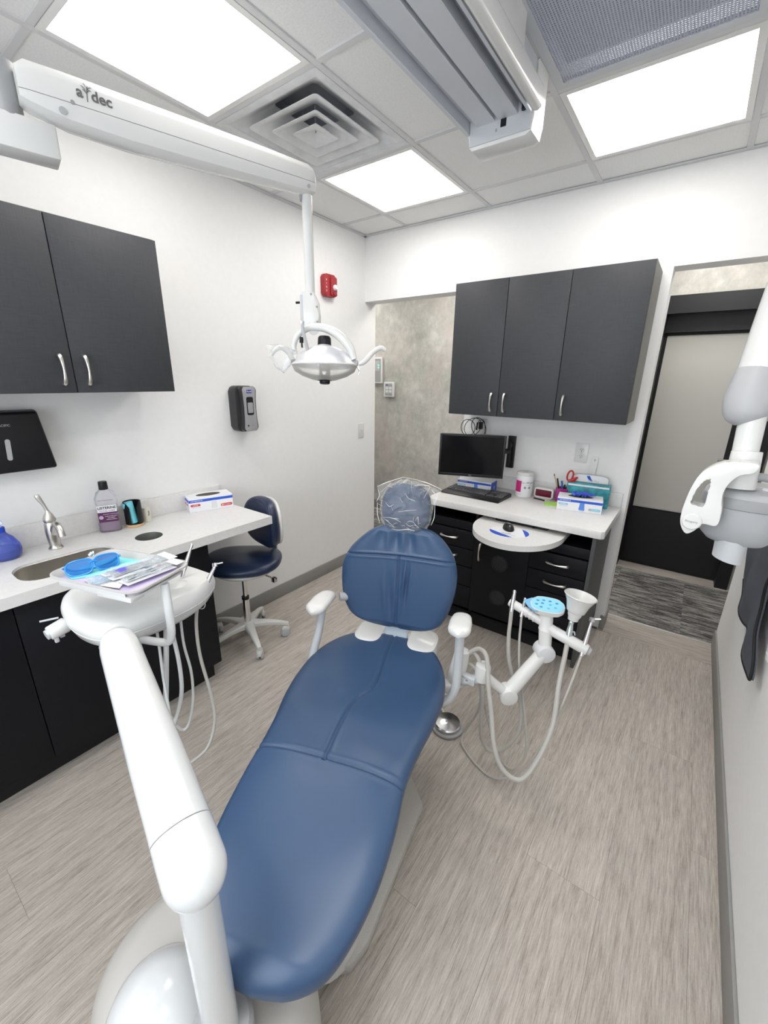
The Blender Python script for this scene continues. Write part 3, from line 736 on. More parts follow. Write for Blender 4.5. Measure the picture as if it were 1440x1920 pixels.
# wall things on the left wall --------------------------------------
t = thing('towel_dispenser', 'black wall mounted paper towel dispenser under the left cabinet', 'dispenser', (0.0, -2.36, 1.19))
def qring(x, ya, yb, za, zb): return [(x, ya, za), (x, yb, za), (x, yb, zb), (x, ya, zb)]
yc = -2.355
b = rings([[(0.001, yc-0.152, 1.195), (0.001, yc+0.152, 1.195), (0.001, yc+0.128, 1.415), (0.001, yc-0.128, 1.415)],
           [(0.060, yc-0.158, 1.185), (0.060, yc+0.158, 1.185), (0.060, yc+0.130, 1.420), (0.060, yc-0.130, 1.420)],
           [(0.100, yc-0.150, 1.180), (0.100, yc+0.150, 1.180), (0.100, yc+0.122, 1.412), (0.100, yc-0.122, 1.412)]])
bmesh.ops.bevel(b, geom=list(b.edges), offset=0.010, segments=3, affect='EDGES', profile=0.5)
obj('housing', b, BLACK, t)
obj('level_window', prism(rrect(0.016, 0.082, 0.0075, 5), 0, 0.002, basis((0.1002, yc+0.006, 1.272), (0, 1, 0), (0, 0, 1), (1, 0, 0)) @ RZ(-0.07)), mat('window_grey', (0.42, 0.42, 0.42), 0.3), t)
text('GEORGIA-PACIFIC', 0.012, basis((0.1006, yc-0.02, 1.365), (0, 1, 0), (0, 0, 1), (1, 0, 0)), GREYP, t)
yc = -1.222
t = thing('sanitizer_dispenser', 'black and silver hand sanitizer dispenser on the left wall', 'dispenser', (0.0, yc, 1.24))
b = prism(rrect(0.130, 0.262, 0.030, 6), 0.001, 0.070, basis((0, yc, 1.375), (0, 1, 0), (0, 0, 1), (1, 0, 0)), 0.008)
obj('housing', b, mat('charcoal_plastic', (0.03, 0.03, 0.032), 0.35), t)
out = []
for k in range(33):
    z = -0.128+0.256*k/32; w = 0.046+0.010*(z/0.128)**2-0.016*max(0, abs(z)-0.116)/0.012
    out.append((w, z))
out += [(-w, z) for w, z in reversed(out)]
obj('front_cover', prism(out, 0.070, 0.104, basis((0, yc+0.002, 1.375), (0, 1, 0), (0, 0, 1), (1, 0, 0)), 0.006), mat('charcoal_plastic', (0.03, 0.03, 0.03)), t)
SILV = mat('silver_plastic', (0.42, 0.42, 0.44), 0.35, 0.3)
obj('silver_face', prism([(x*0.84, z*0.985) for x, z in out], 0.1035, 0.1085, basis((0, yc+0.002, 1.375), (0, 1, 0), (0, 0, 1), (1, 0, 0)), 0.002), SILV, t)
FM = basis((0.1086, yc+0.002, 1.375), (0, 1, 0), (0, 0, 1), (1, 0, 0))
obj('sight_window', prism(rrect(0.046, 0.104, 0.010, 4), 0, 0.0015, FM @ TR(0, 0.018, 0)), SOOT, t)
obj('gel_bag', prism(rrect(0.036, 0.060, 0.006, 4), 0.0012, 0.0035, FM @ TR(0, 0.008, 0)), film('gel', (0.75, 0.78, 0.80), 0.45, 0.15, bump=0.8, scale=120), t)
obj('badge', prism(rrect(0.036, 0.019, 0.003, 3), 0, 0.001, FM @ TR(0, 0.100, 0)), mat('badge_blue', (0.03, 0.03, 0.30), 0.4), t)
text('Purell', 0.014, FM @ TR(0, 0.100, 0.0012), PAPER, t)
obj('sensor', prism(rrect(0.009, 0.009, 0.001, 2), 0, 0.0012, FM @ TR(-0.022, -0.095, 0)), SOOT, t)
text('ES8', 0.008, FM @ TR(0.012, -0.095, 0.0003), MIDG, t)
# fire strobe
t = thing('fire_alarm', 'red fire alarm horn strobe high on the left wall', 'alarm', (0.0, -0.43, 2.09))
AM = basis((0, -0.430, 2.162), (0, 1, 0), (0, 0, 1), (1, 0, 0))
obj('housing', prism(rrect(0.118, 0.138, 0.020, 5), 0.001, 0.040, AM, 0.008), RED, t)
obj('bezel', prism(rrect(0.060, 0.120, 0.012, 4), 0.040, 0.052, AM @ TR(0.024, -0.004, 0), 0.004), RED, t)
obj('strobe_lens', lathe([(0.020, 0.0), (0.019, 0.010), (0.012, 0.018), (0.002, 0.020)], AM @ TR(0.030, -0.010, 0.052), 8), mat('strobe_clear', (0.85, 0.85, 0.86), 0.15, spec=0.8), t)
obj('bezel', prism(rrect(0.030, 0.020, 0.004, 3), 0.052, 0.060, AM @ TR(0.028, -0.048, 0), 0.002), RED, t)
for k, ch in enumerate('FIRE'): text(ch, 0.017, AM @ TR(-0.040, 0.030-0.022*k, 0.0402), PAPER, t)
# light switch
t = thing('light_switch', 'white toggle light switch near the end of left wall', 'switch', (0.0, -0.058, 1.08))
SM = basis((0, -0.058, 1.142), (0, 1, 0), (0, 0, 1), (1, 0, 0))
obj('wall_plate', prism(rrect(0.070, 0.116, 0.005, 3), 0.0005, 0.006, SM, 0.0015), WHITEP, t)
obj('toggle_frame', prism(rrect(0.012, 0.026, 0.001, 2), 0.006, 0.0075, SM), mat('shadow_line', (0.6, 0.6, 0.6), 0.5), t)
obj('toggle', box((0, 0.004, 0.013), (0.008, 0.011, 0.014), SM @ RX(-0.4), 0.001), WHITEP, t)

# corridor wall devices
t = thing('control_panel', 'tall white wall panel with green lamps at the corridor end', 'panel', (-0.785, 1.24, 1.50))
PM = basis((-0.800, 1.2395, 1.645), (1, 0, 0), (0, 0, 1), (0, -1, 0))
obj('frame', prism(rrect(0.150, 0.285, 0.010, 4), 0.0, 0.030, PM, 0.004), WHITEP, t)
obj('face', prism(rrect(0.115, 0.250, 0.006, 3), 0.030, 0.032, PM), mat('panel_face', (0.33, 0.34, 0.34), 0.4), t)
obj('display', prism(rrect(0.090, 0.110, 0.006, 3), 0.032, 0.033, PM @ TR(0, 0.05, 0)), mat('display_grey', (0.45, 0.47, 0.47), 0.3), t)
for dz in (0.055, 0.030): obj('indicator', prism(sell(0.006, 0.006, 2, 12), 0.033, 0.036, PM @ TR(0.030, dz, 0)), mat('green_led', (0.1, 1.0, 0.55), 0.4, emit=2.0), t)
t = thing('control_panel', 'small white wall keypad with buttons at the corridor end', 'panel', (-0.63, 1.24, 1.36))
PM = basis((-0.628, 1.2395, 1.440), (1, 0, 0), (0, 0, 1), (0, -1, 0))
obj('frame', prism(rrect(0.140, 0.165, 0.012, 4), 0.0, 0.028, PM, 0.004), WHITEP, t)
obj('face', prism(rrect(0.100, 0.135, 0.006, 3), 0.028, 0.030, PM), GREYP, t)
for k, (a, c) in enumerate(((-0.024, 0.05), (0.024, 0.05), (-0.024, 0.015), (0.024, 0.015), (-0.024, -0.02), (0.024, -0.02), (-0.024, -0.052), (0.024, -0.052))):
    obj('button', prism(rrect(0.036, 0.010 if k in (0, 1, 6, 7) else 0.026, 0.002, 2), 0.030, 0.0315, PM @ TR(a, c, 0)), mat('badge_blue', (0.03, 0.03, 0.3)) if k == 0 else (MIDG if k in (1, 6, 7) else WHITEP), t)

# ================================================================== DESK ON THE BACK WALL
t = thing('desk_cabinet', 'black desk base cabinet with drawers and vented door under the white counter', 'cabinet', (1.45, -0.28, 0))
X0, X1, YF = 0.955, 1.950, -0.525
b = bx(X0, X0+0.018, YF, -0.002, 0.10, 0.797); bx(1.283, 1.299, YF, -0.002, 0.10, 0.797, bm=b); bx(1.618, 1.634, YF, -0.002, 0.10, 0.797, bm=b)
bx(X0, X1, YF, -0.002, 0.10, 0.118, bm=b); bx(X0, X1, -0.02, -0.002, 0.118, 0.797, bm=b)
bx(X0+0.018, 1.283, YF, -0.02, 0.700, 0.712, bm=b); bx(1.634, X1-0.018, YF, -0.02, 0.695, 0.707, bm=b)
obj('body', b, BLKL, t)
obj('lit_side_panel', bx(X1-0.018, X1, -0.54, -0.002, 0.0, 0.797), mat('lit_desk_side', (0.075, 0.078, 0.080), 0.5), t)  # same dark laminate as the cabinet, its colour lightened as the lit side
obj('front_rail', bx(X0+0.002, 1.284, YF-0.012, YF, 0.675, 0.730, 0.002), BLKL, t)
obj('front_rail', bx(1.632, X1-0.019, YF-0.012, YF, 0.665, 0.722, 0.002), BLKL, t)
obj('toe_kick', bx(X0, X1-0.019, -0.470, -0.05, 0, 0.10), SOOT, t)
for (a, c), tops in (((X0+0.001, 1.289), (0.672, 0.553, 0.434, 0.300, 0.145)), ((1.629, X1-0.020), (0.660, 0.543, 0.424, 0.300, 0.145))):
    for k in range(4):
        d = obj('drawer', bx(a, c, YF-0.020, YF-0.001, tops[k+1]+0.002, tops[k]-0.002, 0.0035), BLKL, t)
        if k < 2 or a > 1.5:
            m_ = (a+c)/2+ (-0.0 if a < 1.5 else 0.005); hz = (tops[k]+tops[k+1])/2
            bow_handle(d, (m_-0.058, YF-0.020, hz+0.006), (m_+0.058, YF-0.020, hz+0.006), (0, -1, 0))
d = obj('door', bx(1.2905, 1.6275, YF-0.020, YF-0.001, 0.145, 0.738, 0.0015), BLKL, t)
bow_handle(d, (1.338, YF-0.020, 0.505), (1.338, YF-0.020, 0.615), (0, -1, 0))
for vz, vx in ((0.515, 1.462), (0.290, 1.470)):
    VM = basis((vx, YF-0.020, vz), (1, 0, 0), (0, 0, 1), (0, -1, 0))
    v = lathe([(0.052, 0.0), (0.052, 0.003), (0.044, 0.004), (0.043, 0.001)], VM, 36, caps=False)
    g = obj('vent_ring', v, SOOT, d)
    sl = bmesh.new()
    for k in range(-5, 6):
        zz = k*0.0078; w = math.sqrt(max(0, 0.043**2-zz**2))
        box((0, zz, 0.0015), (2*w, 0.0032, 0.002), VM, bm=sl)
    obj('vent_slats', sl, mat('vent_slat_grey', (0.05, 0.05, 0.055), 0.35), d)
t = thing('desk_counter', 'white quartz desk counter with low backsplash under the wall cabinet', 'counter', (1.46, -0.28, 0.8))
out = [(0.948, -0.001), (0.948, -0.545), (0.963, -0.560), (1.968, -0.560), (1.983, -0.545), (1.983, -0.001)]
obj('worktop', prism(out, 0.798, 0.840, None, 0.003), QUARTZ, t)
obj('backsplash', bx(0.948, 1.980, -0.0195, -0.001, 0.840, 0.925, 0.0015), QUARTZ, t)
t = thing('keyboard_shelf', 'half round white pull-out shelf below the desk counter', 'shelf', (1.56, -0.65, 0.745))
out = [(1.800, -0.30), (1.800, -0.56)]
for k in range(1, 32):
    a = -PI*k/32; out.append((1.556+0.244*math.cos(a), -0.56+0.300*math.sin(a)*(1+0.0*math.cos(a))))
out += [(1.312, -0.56), (1.312, -0.30)]
obj('shelf_board', prism(list(reversed(out)), 0.742, 0.772, None, 0.003), QUARTZ, t)
obj('runner', bx(1.40, 1.70, -0.52, -0.30, 0.772, 0.797), SOOT, t)
t = thing('mouse_pad', 'oval white mouse pad with blue print on the half round shelf', 'mouse pad', (1.545, -0.68, 0.772))
MP = TR(1.540, -0.672, 0.7722) @ RZ(math.radians(12))
obj('pad', prism(sell(0.105, 0.085, 2.1, 40), 0, 0.002, MP), PAPER, t)
b = prism([(0.105*math.cos(a)*0.99, 0.085*math.sin(a)*0.99) for a in [math.radians(x) for x in range(178, 290, 6)]], 0.002, 0.0024, MP)
obj('blue_print', b, BLUEINK, t)
b = prism([(0.105*math.cos(a)*0.99, 0.085*math.sin(a)*0.99) for a in [math.radians(x) for x in range(-30, 60, 6)]], 0.002, 0.0024, MP)
obj('blue_print', b, BLUEINK, t)
text('reminder', 0.014, MP @ TR(-0.01, -0.030, 0.0022), INK, t)
text('appointments and supplies', 0.008, MP @ TR(-0.005, -0.048, 0.0022), MIDG, t)
t = thing('computer_mouse', 'small black wireless computer mouse on the oval pad', 'mouse', (1.52, -0.64, 0.775))
MM = TR(1.522, -0.632, 0.7748) @ RZ(math.radians(-60))
rs = []
for u in [i/12 for i in range(13)]:
    x = -0.048+0.096*u; w = 0.030*math.sqrt(max(0.02, 1-((u-0.45)/0.56)**2)); h = 0.032*math.sqrt(max(0.02, 1-((u-0.4)/0.62)**2))
    rs.append([(x, w*math.cos(a), h*max(0, math.sin(a))) for a in [2*PI*k/20 for k in range(20)]])
obj('shell', rings(rs, M=MM), BLACK, t)
obj('scroll_wheel', cyl(MM @ Vector((0.024, -0.003, 0.024)), MM @ Vector((0.024, 0.003, 0.024)), 0.007, n=16), MIDG, t)
b = bx(-0.006, 0.001, -0.008, 0.008, 0.0318, 0.0322, M=MM); obj('logo', b, GREYP, t)

# keyboard
KM = TR(1.168, -0.297, 0.8405) @ RZ(math.radians(-2.5))
t = thing('keyboard', 'black full size keyboard with wide palm rest on the desk counter', 'keyboard', (1.168, -0.297, 0.84))
KL, KD = 0.405, 0.205
obj('case', rings([[(-KL/2, y, 0), (KL/2, y, 0), (KL/2, y, z), (-KL/2, y, z)] for y, z in ((-KD/2, 0.005), (-KD/2+0.02, 0.013), (-KD/2+0.055, 0.015), (KD/2-0.01, 0.024), (KD/2, 0.018))], M=KM), BLACK, t)
kb = mat('keycap', (0.085, 0.085, 0.088), 0.5)
for r_ in range(6):
    y = KD/2-0.018-r_*0.0215-(0.004 if r_ else 0)
    z = 0.022-(r_*0.0014)
    xk = -KL/2+0.010
    row = [1]*15 if r_ < 4 else ([1.2]+[1]*12+[1.6] if r_ == 4 else [1.3, 1.1, 1.1, 6, 1.1, 1.1, 1.3])
    if r_ == 0: row = [1, .4]+[1]*4+[.4]+[1]*4+[.4]+[1]*3
    tot = sum(row)*0.0182
    for q, w in enumerate(row):
        ww = w*0.0182*(0.273/tot)
        if w != .4: obj('key', bx(xk+0.001, xk+ww-0.001, y-0.008, y+0.008, z-0.002, z+0.006, 0.0015, M=KM, seg=1), kb, t)
        xk += ww
    xk = -KL/2+0.291
    for q in range(6):
        if r_ in (3, 4) and q < 3 and not (r_ == 4 and q == 1): continue
        obj('key', bx(xk+q*0.0175+0.001+(0.004 if q > 2 else 0), xk+(q+1)*0.0175-0.001+(0.004 if q > 2 else 0), y-0.008, y+0.008, z-0.002, z+0.006, 0.0015, M=KM, seg=1), kb, t)

# monitor on wall bracket
ang = math.atan2(0.145, 0.380)
MM = TR(1.140, -0.3475, 0) @ RZ(ang)     # local x along the screen, y away from the viewer
t = thing('monitor', 'black flat monitor with dark screen above the keyboard', 'monitor', (1.14, -0.34, 0.955))
obj('housing', bx(-0.204, 0.204, 0.002, 0.034, 0.966, 1.232, 0.005, M=MM), BLACK, t)
b = bx(-0.204, -0.191, -0.004, 0.004, 0.966, 1.232, 0.0015, M=MM); bx(0.191, 0.204, -0.004, 0.004, 0.966, 1.232, 0.0015, M=MM, bm=b)
bx(-0.191, 0.191, -0.004, 0.004, 1.218, 1.232, 0.0015, M=MM, bm=b); bx(-0.191, 0.191, -0.004, 0.004, 0.966, 0.984, 0.0015, M=MM, bm=b)
obj('bezel', b, BLACK, t)
obj('screen', bx(-0.191, 0.191, -0.001, 0.002, 0.984, 1.218, M=MM), SCREEN, t)
text('DELL', 0.009, MM @ TR(0, -0.0042, 0.975) @ RX(PI/2), GREYP, t)
obj('back_bulge', bx(-0.12, 0.12, 0.034, 0.055, 1.02, 1.19, 0.008, M=MM), BLACK, t)
t = thing('wall_bracket', 'black wall bracket and grey arm holding the monitor', 'bracket', (1.275, -0.001, 0.99))
obj('wall_plate', bx(1.250, 1.300, -0.022, -0.0005, 0.990, 1.205, 0.003), BLACK, t)
b = bx(1.262, 1.288, -0.055, -0.022, 1.13, 1.16, 0.004); bx(1.262, 1.288, -0.055, -0.022, 1.02, 1.05, 0.004, bm=b)
cyl((1.275, -0.052, 1.01), (1.275, -0.052, 1.17), 0.012, bm=b)
obj('hinge', b, BLACK, t)
obj('arm_bar', tube([(1.275, -0.055, 1.11), (1.235, -0.15, 1.11), (1.166, -0.240, 1.11)], 0.017, 10, 3), BLACK, t)
b = bx(-0.05, 0.05, 0.0555, 0.066, 1.06, 1.16, 0.002, M=MM); bx(-0.02, 0.02, 0.066, 0.110, 1.09, 1.13, 0.003, M=MM, bm=b)
obj('mount_plate', b, BLACK, t)
tg = thing('adapter_box', 'flat grey adapter box with a cable behind the monitor top', 'box', (1.17, -0.13, 1.18))
obj('case', bx(1.10, 1.245, -0.15, -0.115, 1.185, 1.215, 0.004), GREYP, tg)
obj('holder', bx(1.15, 1.20, -0.115, -0.0005, 1.190, 1.200, 0.001), GREYP, tg)
# outlet and cable coil above the monitor
t = thing('wall_socket', 'white wall plate behind the coiled cable above the monitor', 'outlet', (1.035, -0.001, 1.20))
OM = basis((1.045, -0.001, 1.245), (1, 0, 0), (0, 0, 1), (0, -1, 0))
obj('wall_plate', prism(rrect(0.072, 0.116, 0.005, 3), 0, 0.006, OM, 0.0015), WHITEP, t)
obj('plug', prism(rrect(0.024, 0.05, 0.006, 3), 0.006, 0.030, OM @ TR(0, 0.012, 0), 0.003), BLACK, t)
b = bmesh.new()
def loop(cx, cz, rx, rz, y, ph, turns=1.0, tilt=0.0):
    return [(cx+rx*math.cos(ph+2*PI*turns*k/14)+tilt*math.sin(ph+2*PI*k/14), y-0.01*math.sin(2*PI*k/14), cz+rz*math.sin(ph+2*PI*turns*k/14)) for k in range(15)]
for a in ((1.015, 1.250, 0.060, 0.062, -0.085, 0.0, 1, 0.02), (1.055, 1.248, 0.050, 0.066, -0.075, 0.5, 1, -0.01), (0.985, 1.245, 0.048, 0.055, -0.095, 1.0, 1, 0.0)):
    tube(loop(*a), 0.0024, 7, 4, bm=b)
tube([(1.045, -0.03, 1.255), (1.05, -0.07, 1.29), (1.09, -0.09, 1.30), (1.12, -0.12, 1.26), (1.125, -0.14, 1.20)], 0.0024, 7, 6, bm=b)
cyl((1.040, -0.075, 1.232), (1.044, -0.075, 1.282), 0.006, n=10, bm=b)
tag(obj('cable_coil', b, BLACK), 'thin black cable coiled on the wall above the monitor', 'cable')
# electrical outlet right
t = thing('power_outlet', 'white duplex power outlet on the wall right of monitor', 'outlet', (1.713, -0.001, 1.08))
OM = basis((1.713, -0.001, 1.138), (1, 0, 0), (0, 0, 1), (0, -1, 0))
obj('wall_plate', prism(rrect(0.074, 0.118, 0.005, 3), 0, 0.006, OM, 0.0015), WHITEP, t)
for dz in (0.0195, -0.0195):
    o = obj('receptacle', prism(sell(0.0165, 0.0140, 3, 24), 0.006, 0.008, OM @ TR(0, dz, 0)), WHITEP, t)
    b = box((-0.006, dz+0.003, 0.0082), (0.0022, 0.008, 0.0006), OM); box((0.006, dz+0.003, 0.0082), (0.0022, 0.0065, 0.0006), OM, bm=b)
    prism(sell(0.0025, 0.0025, 2, 10), 0.0079, 0.0085, OM @ TR(0, dz-0.007, 0), bm=b)
    obj('slots', b, SOOT, o)
obj('screw', prism(sell(0.003, 0.003, 2, 10), 0.006, 0.0068, OM), GREYP, t)

# wipes canister
wx, wy = 1.425, -0.125
t = thing('wipes_canister', 'white canister of wipes with pink label on the desk counter', 'canister', (wx, wy, 0.84))
obj('tub', lathe([(0.050, 0.0005), (0.052, 0.004), (0.052, 0.135), (0.050, 0.140)], TR(wx, wy, 0.84), 40), PAPER, t)
obj('lid', lathe([(0.0515, 0.140), (0.053, 0.142), (0.053, 0.152), (0.049, 0.160), (0.030, 0.163), (0.001, 0.163)], TR(wx, wy, 0.84), 40), WHITEP, t)
obj('lid_cap', lathe([(0.018, 0.163), (0.017, 0.167), (0.001, 0.167)], TR(wx, wy, 0.84), 24), GREYP, t)
def curved(a0, a1, z0, z1, r, th=0.0006, n=10):
    rows = []
    for k in range(n+1):
        a = a0+(a1-a0)*k/n; c, s = math.cos(a), math.sin(a)
        rows.append([(wx+c*r, wy+s*r, 0.84+z0), (wx+c*r, wy+s*r, 0.84+z1), (wx+c*(r+th), wy+s*(r+th), 0.84+z1), (wx+c*(r+th), wy+s*(r+th), 0.84+z0)])
    return rings(rows)
fa = math.atan2(-0.957, 0.29)      # direction facing the room
obj('pink_label', curved(fa-1.25, fa-0.35, 0.035, 0.108, 0.0521), mat('magenta', (0.60, 0.02, 0.20), 0.45), t)
def wraptext(s, size, a_c, z, m):
    for k, ch in enumerate(s):
        a = a_c+(k-(len(s)-1)/2)*size*0.66/0.0525
        nrm = (math.cos(a), math.sin(a), 0); tx = (-math.sin(a), math.cos(a), 0)
        text(ch, size, basis((wx+nrm[0]*0.0528, wy+nrm[1]*0.0528, 0.84+z), tx, (0, 0, 1), nrm), m, t)
wraptext('CaviWipes', 0.0150, fa+0.42, 0.098, INK)
wraptext('disinfecting towelettes', 0.0050, fa+0.30, 0.083, MIDG)
for k in range(2):
    a = fa+0.12+k*0.52; nrm = (math.cos(a), math.sin(a), 0); tx = (-math.sin(a), math.cos(a), 0)
    obj('printed_badge', prism(sell(0.008, 0.008, 2, 20), 0, 0.0006, basis((wx+nrm[0]*0.0521, wy+nrm[1]*0.0521, 0.84+0.066), tx, (0, 0, 1), nrm)), MIDG, t)
wraptext('160 towelettes', 0.0060, fa-0.72, 0.022, MIDG)
# digital clock
CM = TR(1.548, -0.085, 0.84) @ RZ(math.radians(-3))
t = thing('digital_clock', 'white digital clock with dark red display between canister and pen cup', 'clock', (1.545, -0.085, 0.84))
obj('case', prism(rrect(0.122, 0.066, 0.016, 6), -0.022, 0.022, CM @ TR(0, 0, 0.0335) @ RX(PI/2), 0.004), WHITEP, t)
obj('display', prism(rrect(0.100, 0.044, 0.004, 3), 0.022, 0.0235, CM @ TR(0, 0, 0.0335) @ RX(PI/2)), mat('dark_red_glass', (0.13, 0.006, 0.025), 0.15), t)
tag(obj('black_pen', tube([(1.503, -0.150, 0.8448), (1.575, -0.172, 0.8448)], [0.0042, 0.0042], 10, 1), BLACK), 'short black pen lying in front of the clock', 'pen')
t = thing('sticky_notes', 'lime green sticky note pad on the desk counter', 'notepad', (1.63, -0.225, 0.84))
NM = TR(1.628, -0.222, 0.8402) @ RZ(math.radians(20)); NG = mat('lime_paper', (0.42, 0.70, 0.13), 0.7)
obj('pad', bx(-0.038, 0.038, -0.030, 0.030, 0, 0.007, M=NM), NG, t)
obj('curled_sheet', rings([[(x, -0.030, z), (x, 0.030, z), (x, 0.030, z+0.0006), (x, -0.030, z+0.0006)] for x, z in ((-0.038, 0.0071), (0.0, 0.0073), (0.022, 0.010), (0.034, 0.016))], M=NM), NG, t)
# pen cup
px, py = 1.655, -0.112
t = thing('pen_cup', 'translucent magenta square pen cup beside the glove box', 'cup', (px, py, 0.84))
MG = film('magenta_plastic', (0.52, 0.03, 0.30), 0.62, 0.2)
PMx = TR(px, py, 0.84) @ RZ(math.radians(12))
def tub(w0, w1, h, th, M, r=0.008):
    a = [[(x, y, z) for x, y in rrect(w, w, r, 4)] for w, z in ((w0, 0.0005), (w1, h), (w1-2*th, h), (w0-2*th, 0.004))]
    return rings(a, M=M)
obj('tub', tub(0.060, 0.070, 0.090, 0.003, PMx), MG, t)
def stick(name, label, p0, p1, r, m, cat='pen', tip=None, tipm=None):
    o = thing(name, label, cat, p0); P0 = Vector(p0); P1 = Vector(p1); d = (P1-P0).normalized()
    obj('barrel', cyl(P0, P1, r, n=10), m, o)
    if tip: obj('tip', cyl(P1+d*0.0002, P1+d*tip, r, r*0.25, n=10), tipm or m, o)
    return o
stick('pencil', 'pale wooden pencil leaning left in the magenta cup', (px-0.005, py+0.012, 0.847), (px-0.052, py-0.010, 1.000), 0.0035, mat('wood_pencil', (0.62, 0.42, 0.22), 0.6), 'pencil', 0.014, INK)
stick('marker_pen', 'tall black marker leaning in the magenta cup', (px+0.004, py-0.010, 0.847), (px-0.034, py-0.008, 0.985), 0.0050, BLACK)
stick('marker_pen', 'blue capped marker in the magenta cup', (px+0.012, py+0.012, 0.847), (px-0.010, py+0.010, 0.970), 0.0060, mat('pen_blue', (0.03, 0.16, 0.50), 0.4))
stick('marker_pen', 'short black and white pen in front of the magenta cup rim', (px+0.008, py-0.016, 0.847), (px+0.018, py-0.020, 0.955), 0.0055, BLACK)
t = thing('scissors', 'red handled scissors standing in the magenta cup', 'scissors', (px+0.02, py+0.01, 0.85))
obj('blade', tube([(px+0.004, py+0.006, 0.850), (px+0.034, py+0.004, 0.965)], [0.004, 0.007], 8, 1, asp=0.3), CHROME, t)
RH = mat('scissor_red', (0.50, 0.02, 0.02), 0.35)
def ringtube(c, rx, rz, rot, r):
    pts = []
    for k in range(17):
        a = 2*PI*k/16; x = rx*math.cos(a); z = rz*math.sin(a)
        pts.append((c[0]+x*math.cos(rot)-z*math.sin(rot), c[1], c[2]+x*math.sin(rot)+z*math.cos(rot)))
    return tube(pts, r, 8, 3)
obj('handle', ringtube((px+0.036, py, 1.010), 0.016, 0.032, -0.15, 0.0052), RH, t)
b = tube([(px+0.030, py, 0.975), (px+0.052, py, 0.985), (px+0.072, py, 1.000), (px+0.078, py-0.002, 1.008)], [0.011, 0.010, 0.007, 0.004], 8, 4)
tube([(px+0.036, py, 0.955), (px+0.058, py, 0.968), (px+0.066, py, 0.990)], [0.009, 0.007, 0.005], 8, 4, bm=b)
obj('handle', b, RH, t)
# tray-like stand of mirror / display behind glove box
t = thing('wipe_box', 'teal tissue style carton with white arched back behind the glove box', 'box', (1.80, -0.1, 0.84))
BMx = TR(1.800, -0.092, 0.8402) @ RZ(math.radians(5))
TEAL = noisy(mat('teal_print', (0.03, 0.25, 0.29), 0.4), (26, 26, 26), 0.6, 1.9, detail=4)
obj('carton', bx(-0.118, 0.118, -0.030, 0.030, 0, 0.135, 0.002, M=BMx), TEAL, t)
out = [(-0.105, 0.0), (0.105, 0.0)]
for k in range(0, 13):
    a = PI*k/12; out.append((0.105*math.copysign(abs(math.cos(a))**0.55, math.cos(a)), 0.022+0.026*math.sin(a)**0.6 if 0 < k < 12 else 0.022))
obj('arched_back', prism(out, -0.0025, 0.0025, BMx @ TR(0, 0.020, 0.1355) @ RX(PI/2), 0.0), GREYP, t)
obj('arched_face', prism([(x*0.93, 0.003+z*0.90) for x, z in out], 0.0026, 0.0034, BMx @ TR(0, 0.020, 0.1355) @ RX(PI/2), 0.0), PAPER, t)
obj('top_band', bx(-0.112, 0.112, -0.0315, -0.0302, 0.118, 0.128, M=BMx), PAPER, t)
obj('blue_mark', prism([(-0.022, 0.040), (-0.004, 0.042), (0.004, 0.026), (0.014, 0.012), (0.006, 0.010), (-0.012, 0.022)], 0.0034, 0.004, BMx @ TR(0, 0.020, 0.1355) @ RX(PI/2)), BLUEINK, t)
text('HIBI Plus', 0.016, BMx @ TR(0.020, 0.0162, 0.1475) @ RX(PI/2), GREYP, t)
# white paddle hanging on wall
t = thing('hanging_paddle', 'white plastic paddle with a hole standing against the wall', 'paddle', (1.79, -0.01, 0.93))
out = [(-0.016, 0.0), (0.016, 0.0), (0.018, 0.190), (0.014, 0.200), (-0.014, 0.200), (-0.018, 0.190)]
HM = basis((1.790, -0.020, 0.9255), (1, 0, 0), (0.035, 0.06, 1), (0, -1, 0.06))
obj('blade', prism([(x*1.0, y*0.99) for x, y in out], 0, 0.003, HM), WHITEP, t)
obj('hole', prism([(0, -0.010), (0.004, 0), (0.003, 0.006), (0, 0.008), (-0.003, 0.006), (-0.004, 0)], 0.003, 0.0034, HM @ TR(0, 0.178, 0)), MIDG, t)
# ================================================================== DENTAL CHAIR
AL = math.radians(19)
CH = basis((1.60, -2.16, 0), (math.cos(AL), math.sin(AL), 0), (-math.sin(AL), math.cos(AL), 0), (0, 0, 1))   # (v across, u towards the head, z)
def interp(x, xs_, ys_):
    if x <= xs_[0]: return ys_[0]
    for i in range(len(xs_)-1):
        if x <= xs_[i+1]:
            t = (x-xs_[i])/(xs_[i+1]-xs_[i]); return ys_[i]+(ys_[i+1]-ys_[i])*t
    return ys_[-1]
def smooth_interp(x, X, Y):
    if x <= X[0]: return Y[0]
    if x >= X[-1]: return Y[-1]
    for i in range(len(X)-1):
        if x <= X[i+1]: break
    m = []
    for k in (i, i+1):
        if 0 < k < len(X)-1: m.append((Y[k+1]-Y[k-1])/(X[k+1]-X[k-1]))
        elif k == 0: m.append((Y[1]-Y[0])/(X[1]-X[0]))
        else: m.append((Y[-1]-Y[-2])/(X[-1]-X[-2]))
    h = X[i+1]-X[i]; t = (x-X[i])/h
    return (2*t**3-3*t*t+1)*Y[i]+(t**3-2*t*t+t)*h*m[0]+(-2*t**3+3*t*t)*Y[i+1]+(t**3-t*t)*h*m[1]
chair = thing('dental_chair', 'blue upholstered dental patient chair with warm grey base', 'chair', (1.60, -2.16, 0))
LOOP = []          # cushion section: (across -1..1, height -1..1, side), dense on the upholstered face
for k in range(170):
    s_ = 1-2*k/170; x_ = 0.5*s_+0.5*math.sin(PI/2*s_)
    x_ = 0.70*s_+0.30*math.sin(PI/2*s_)
    LOOP.append((x_, max(0.0, 1-abs(x_)**4.6)**(1/3.0), 1))
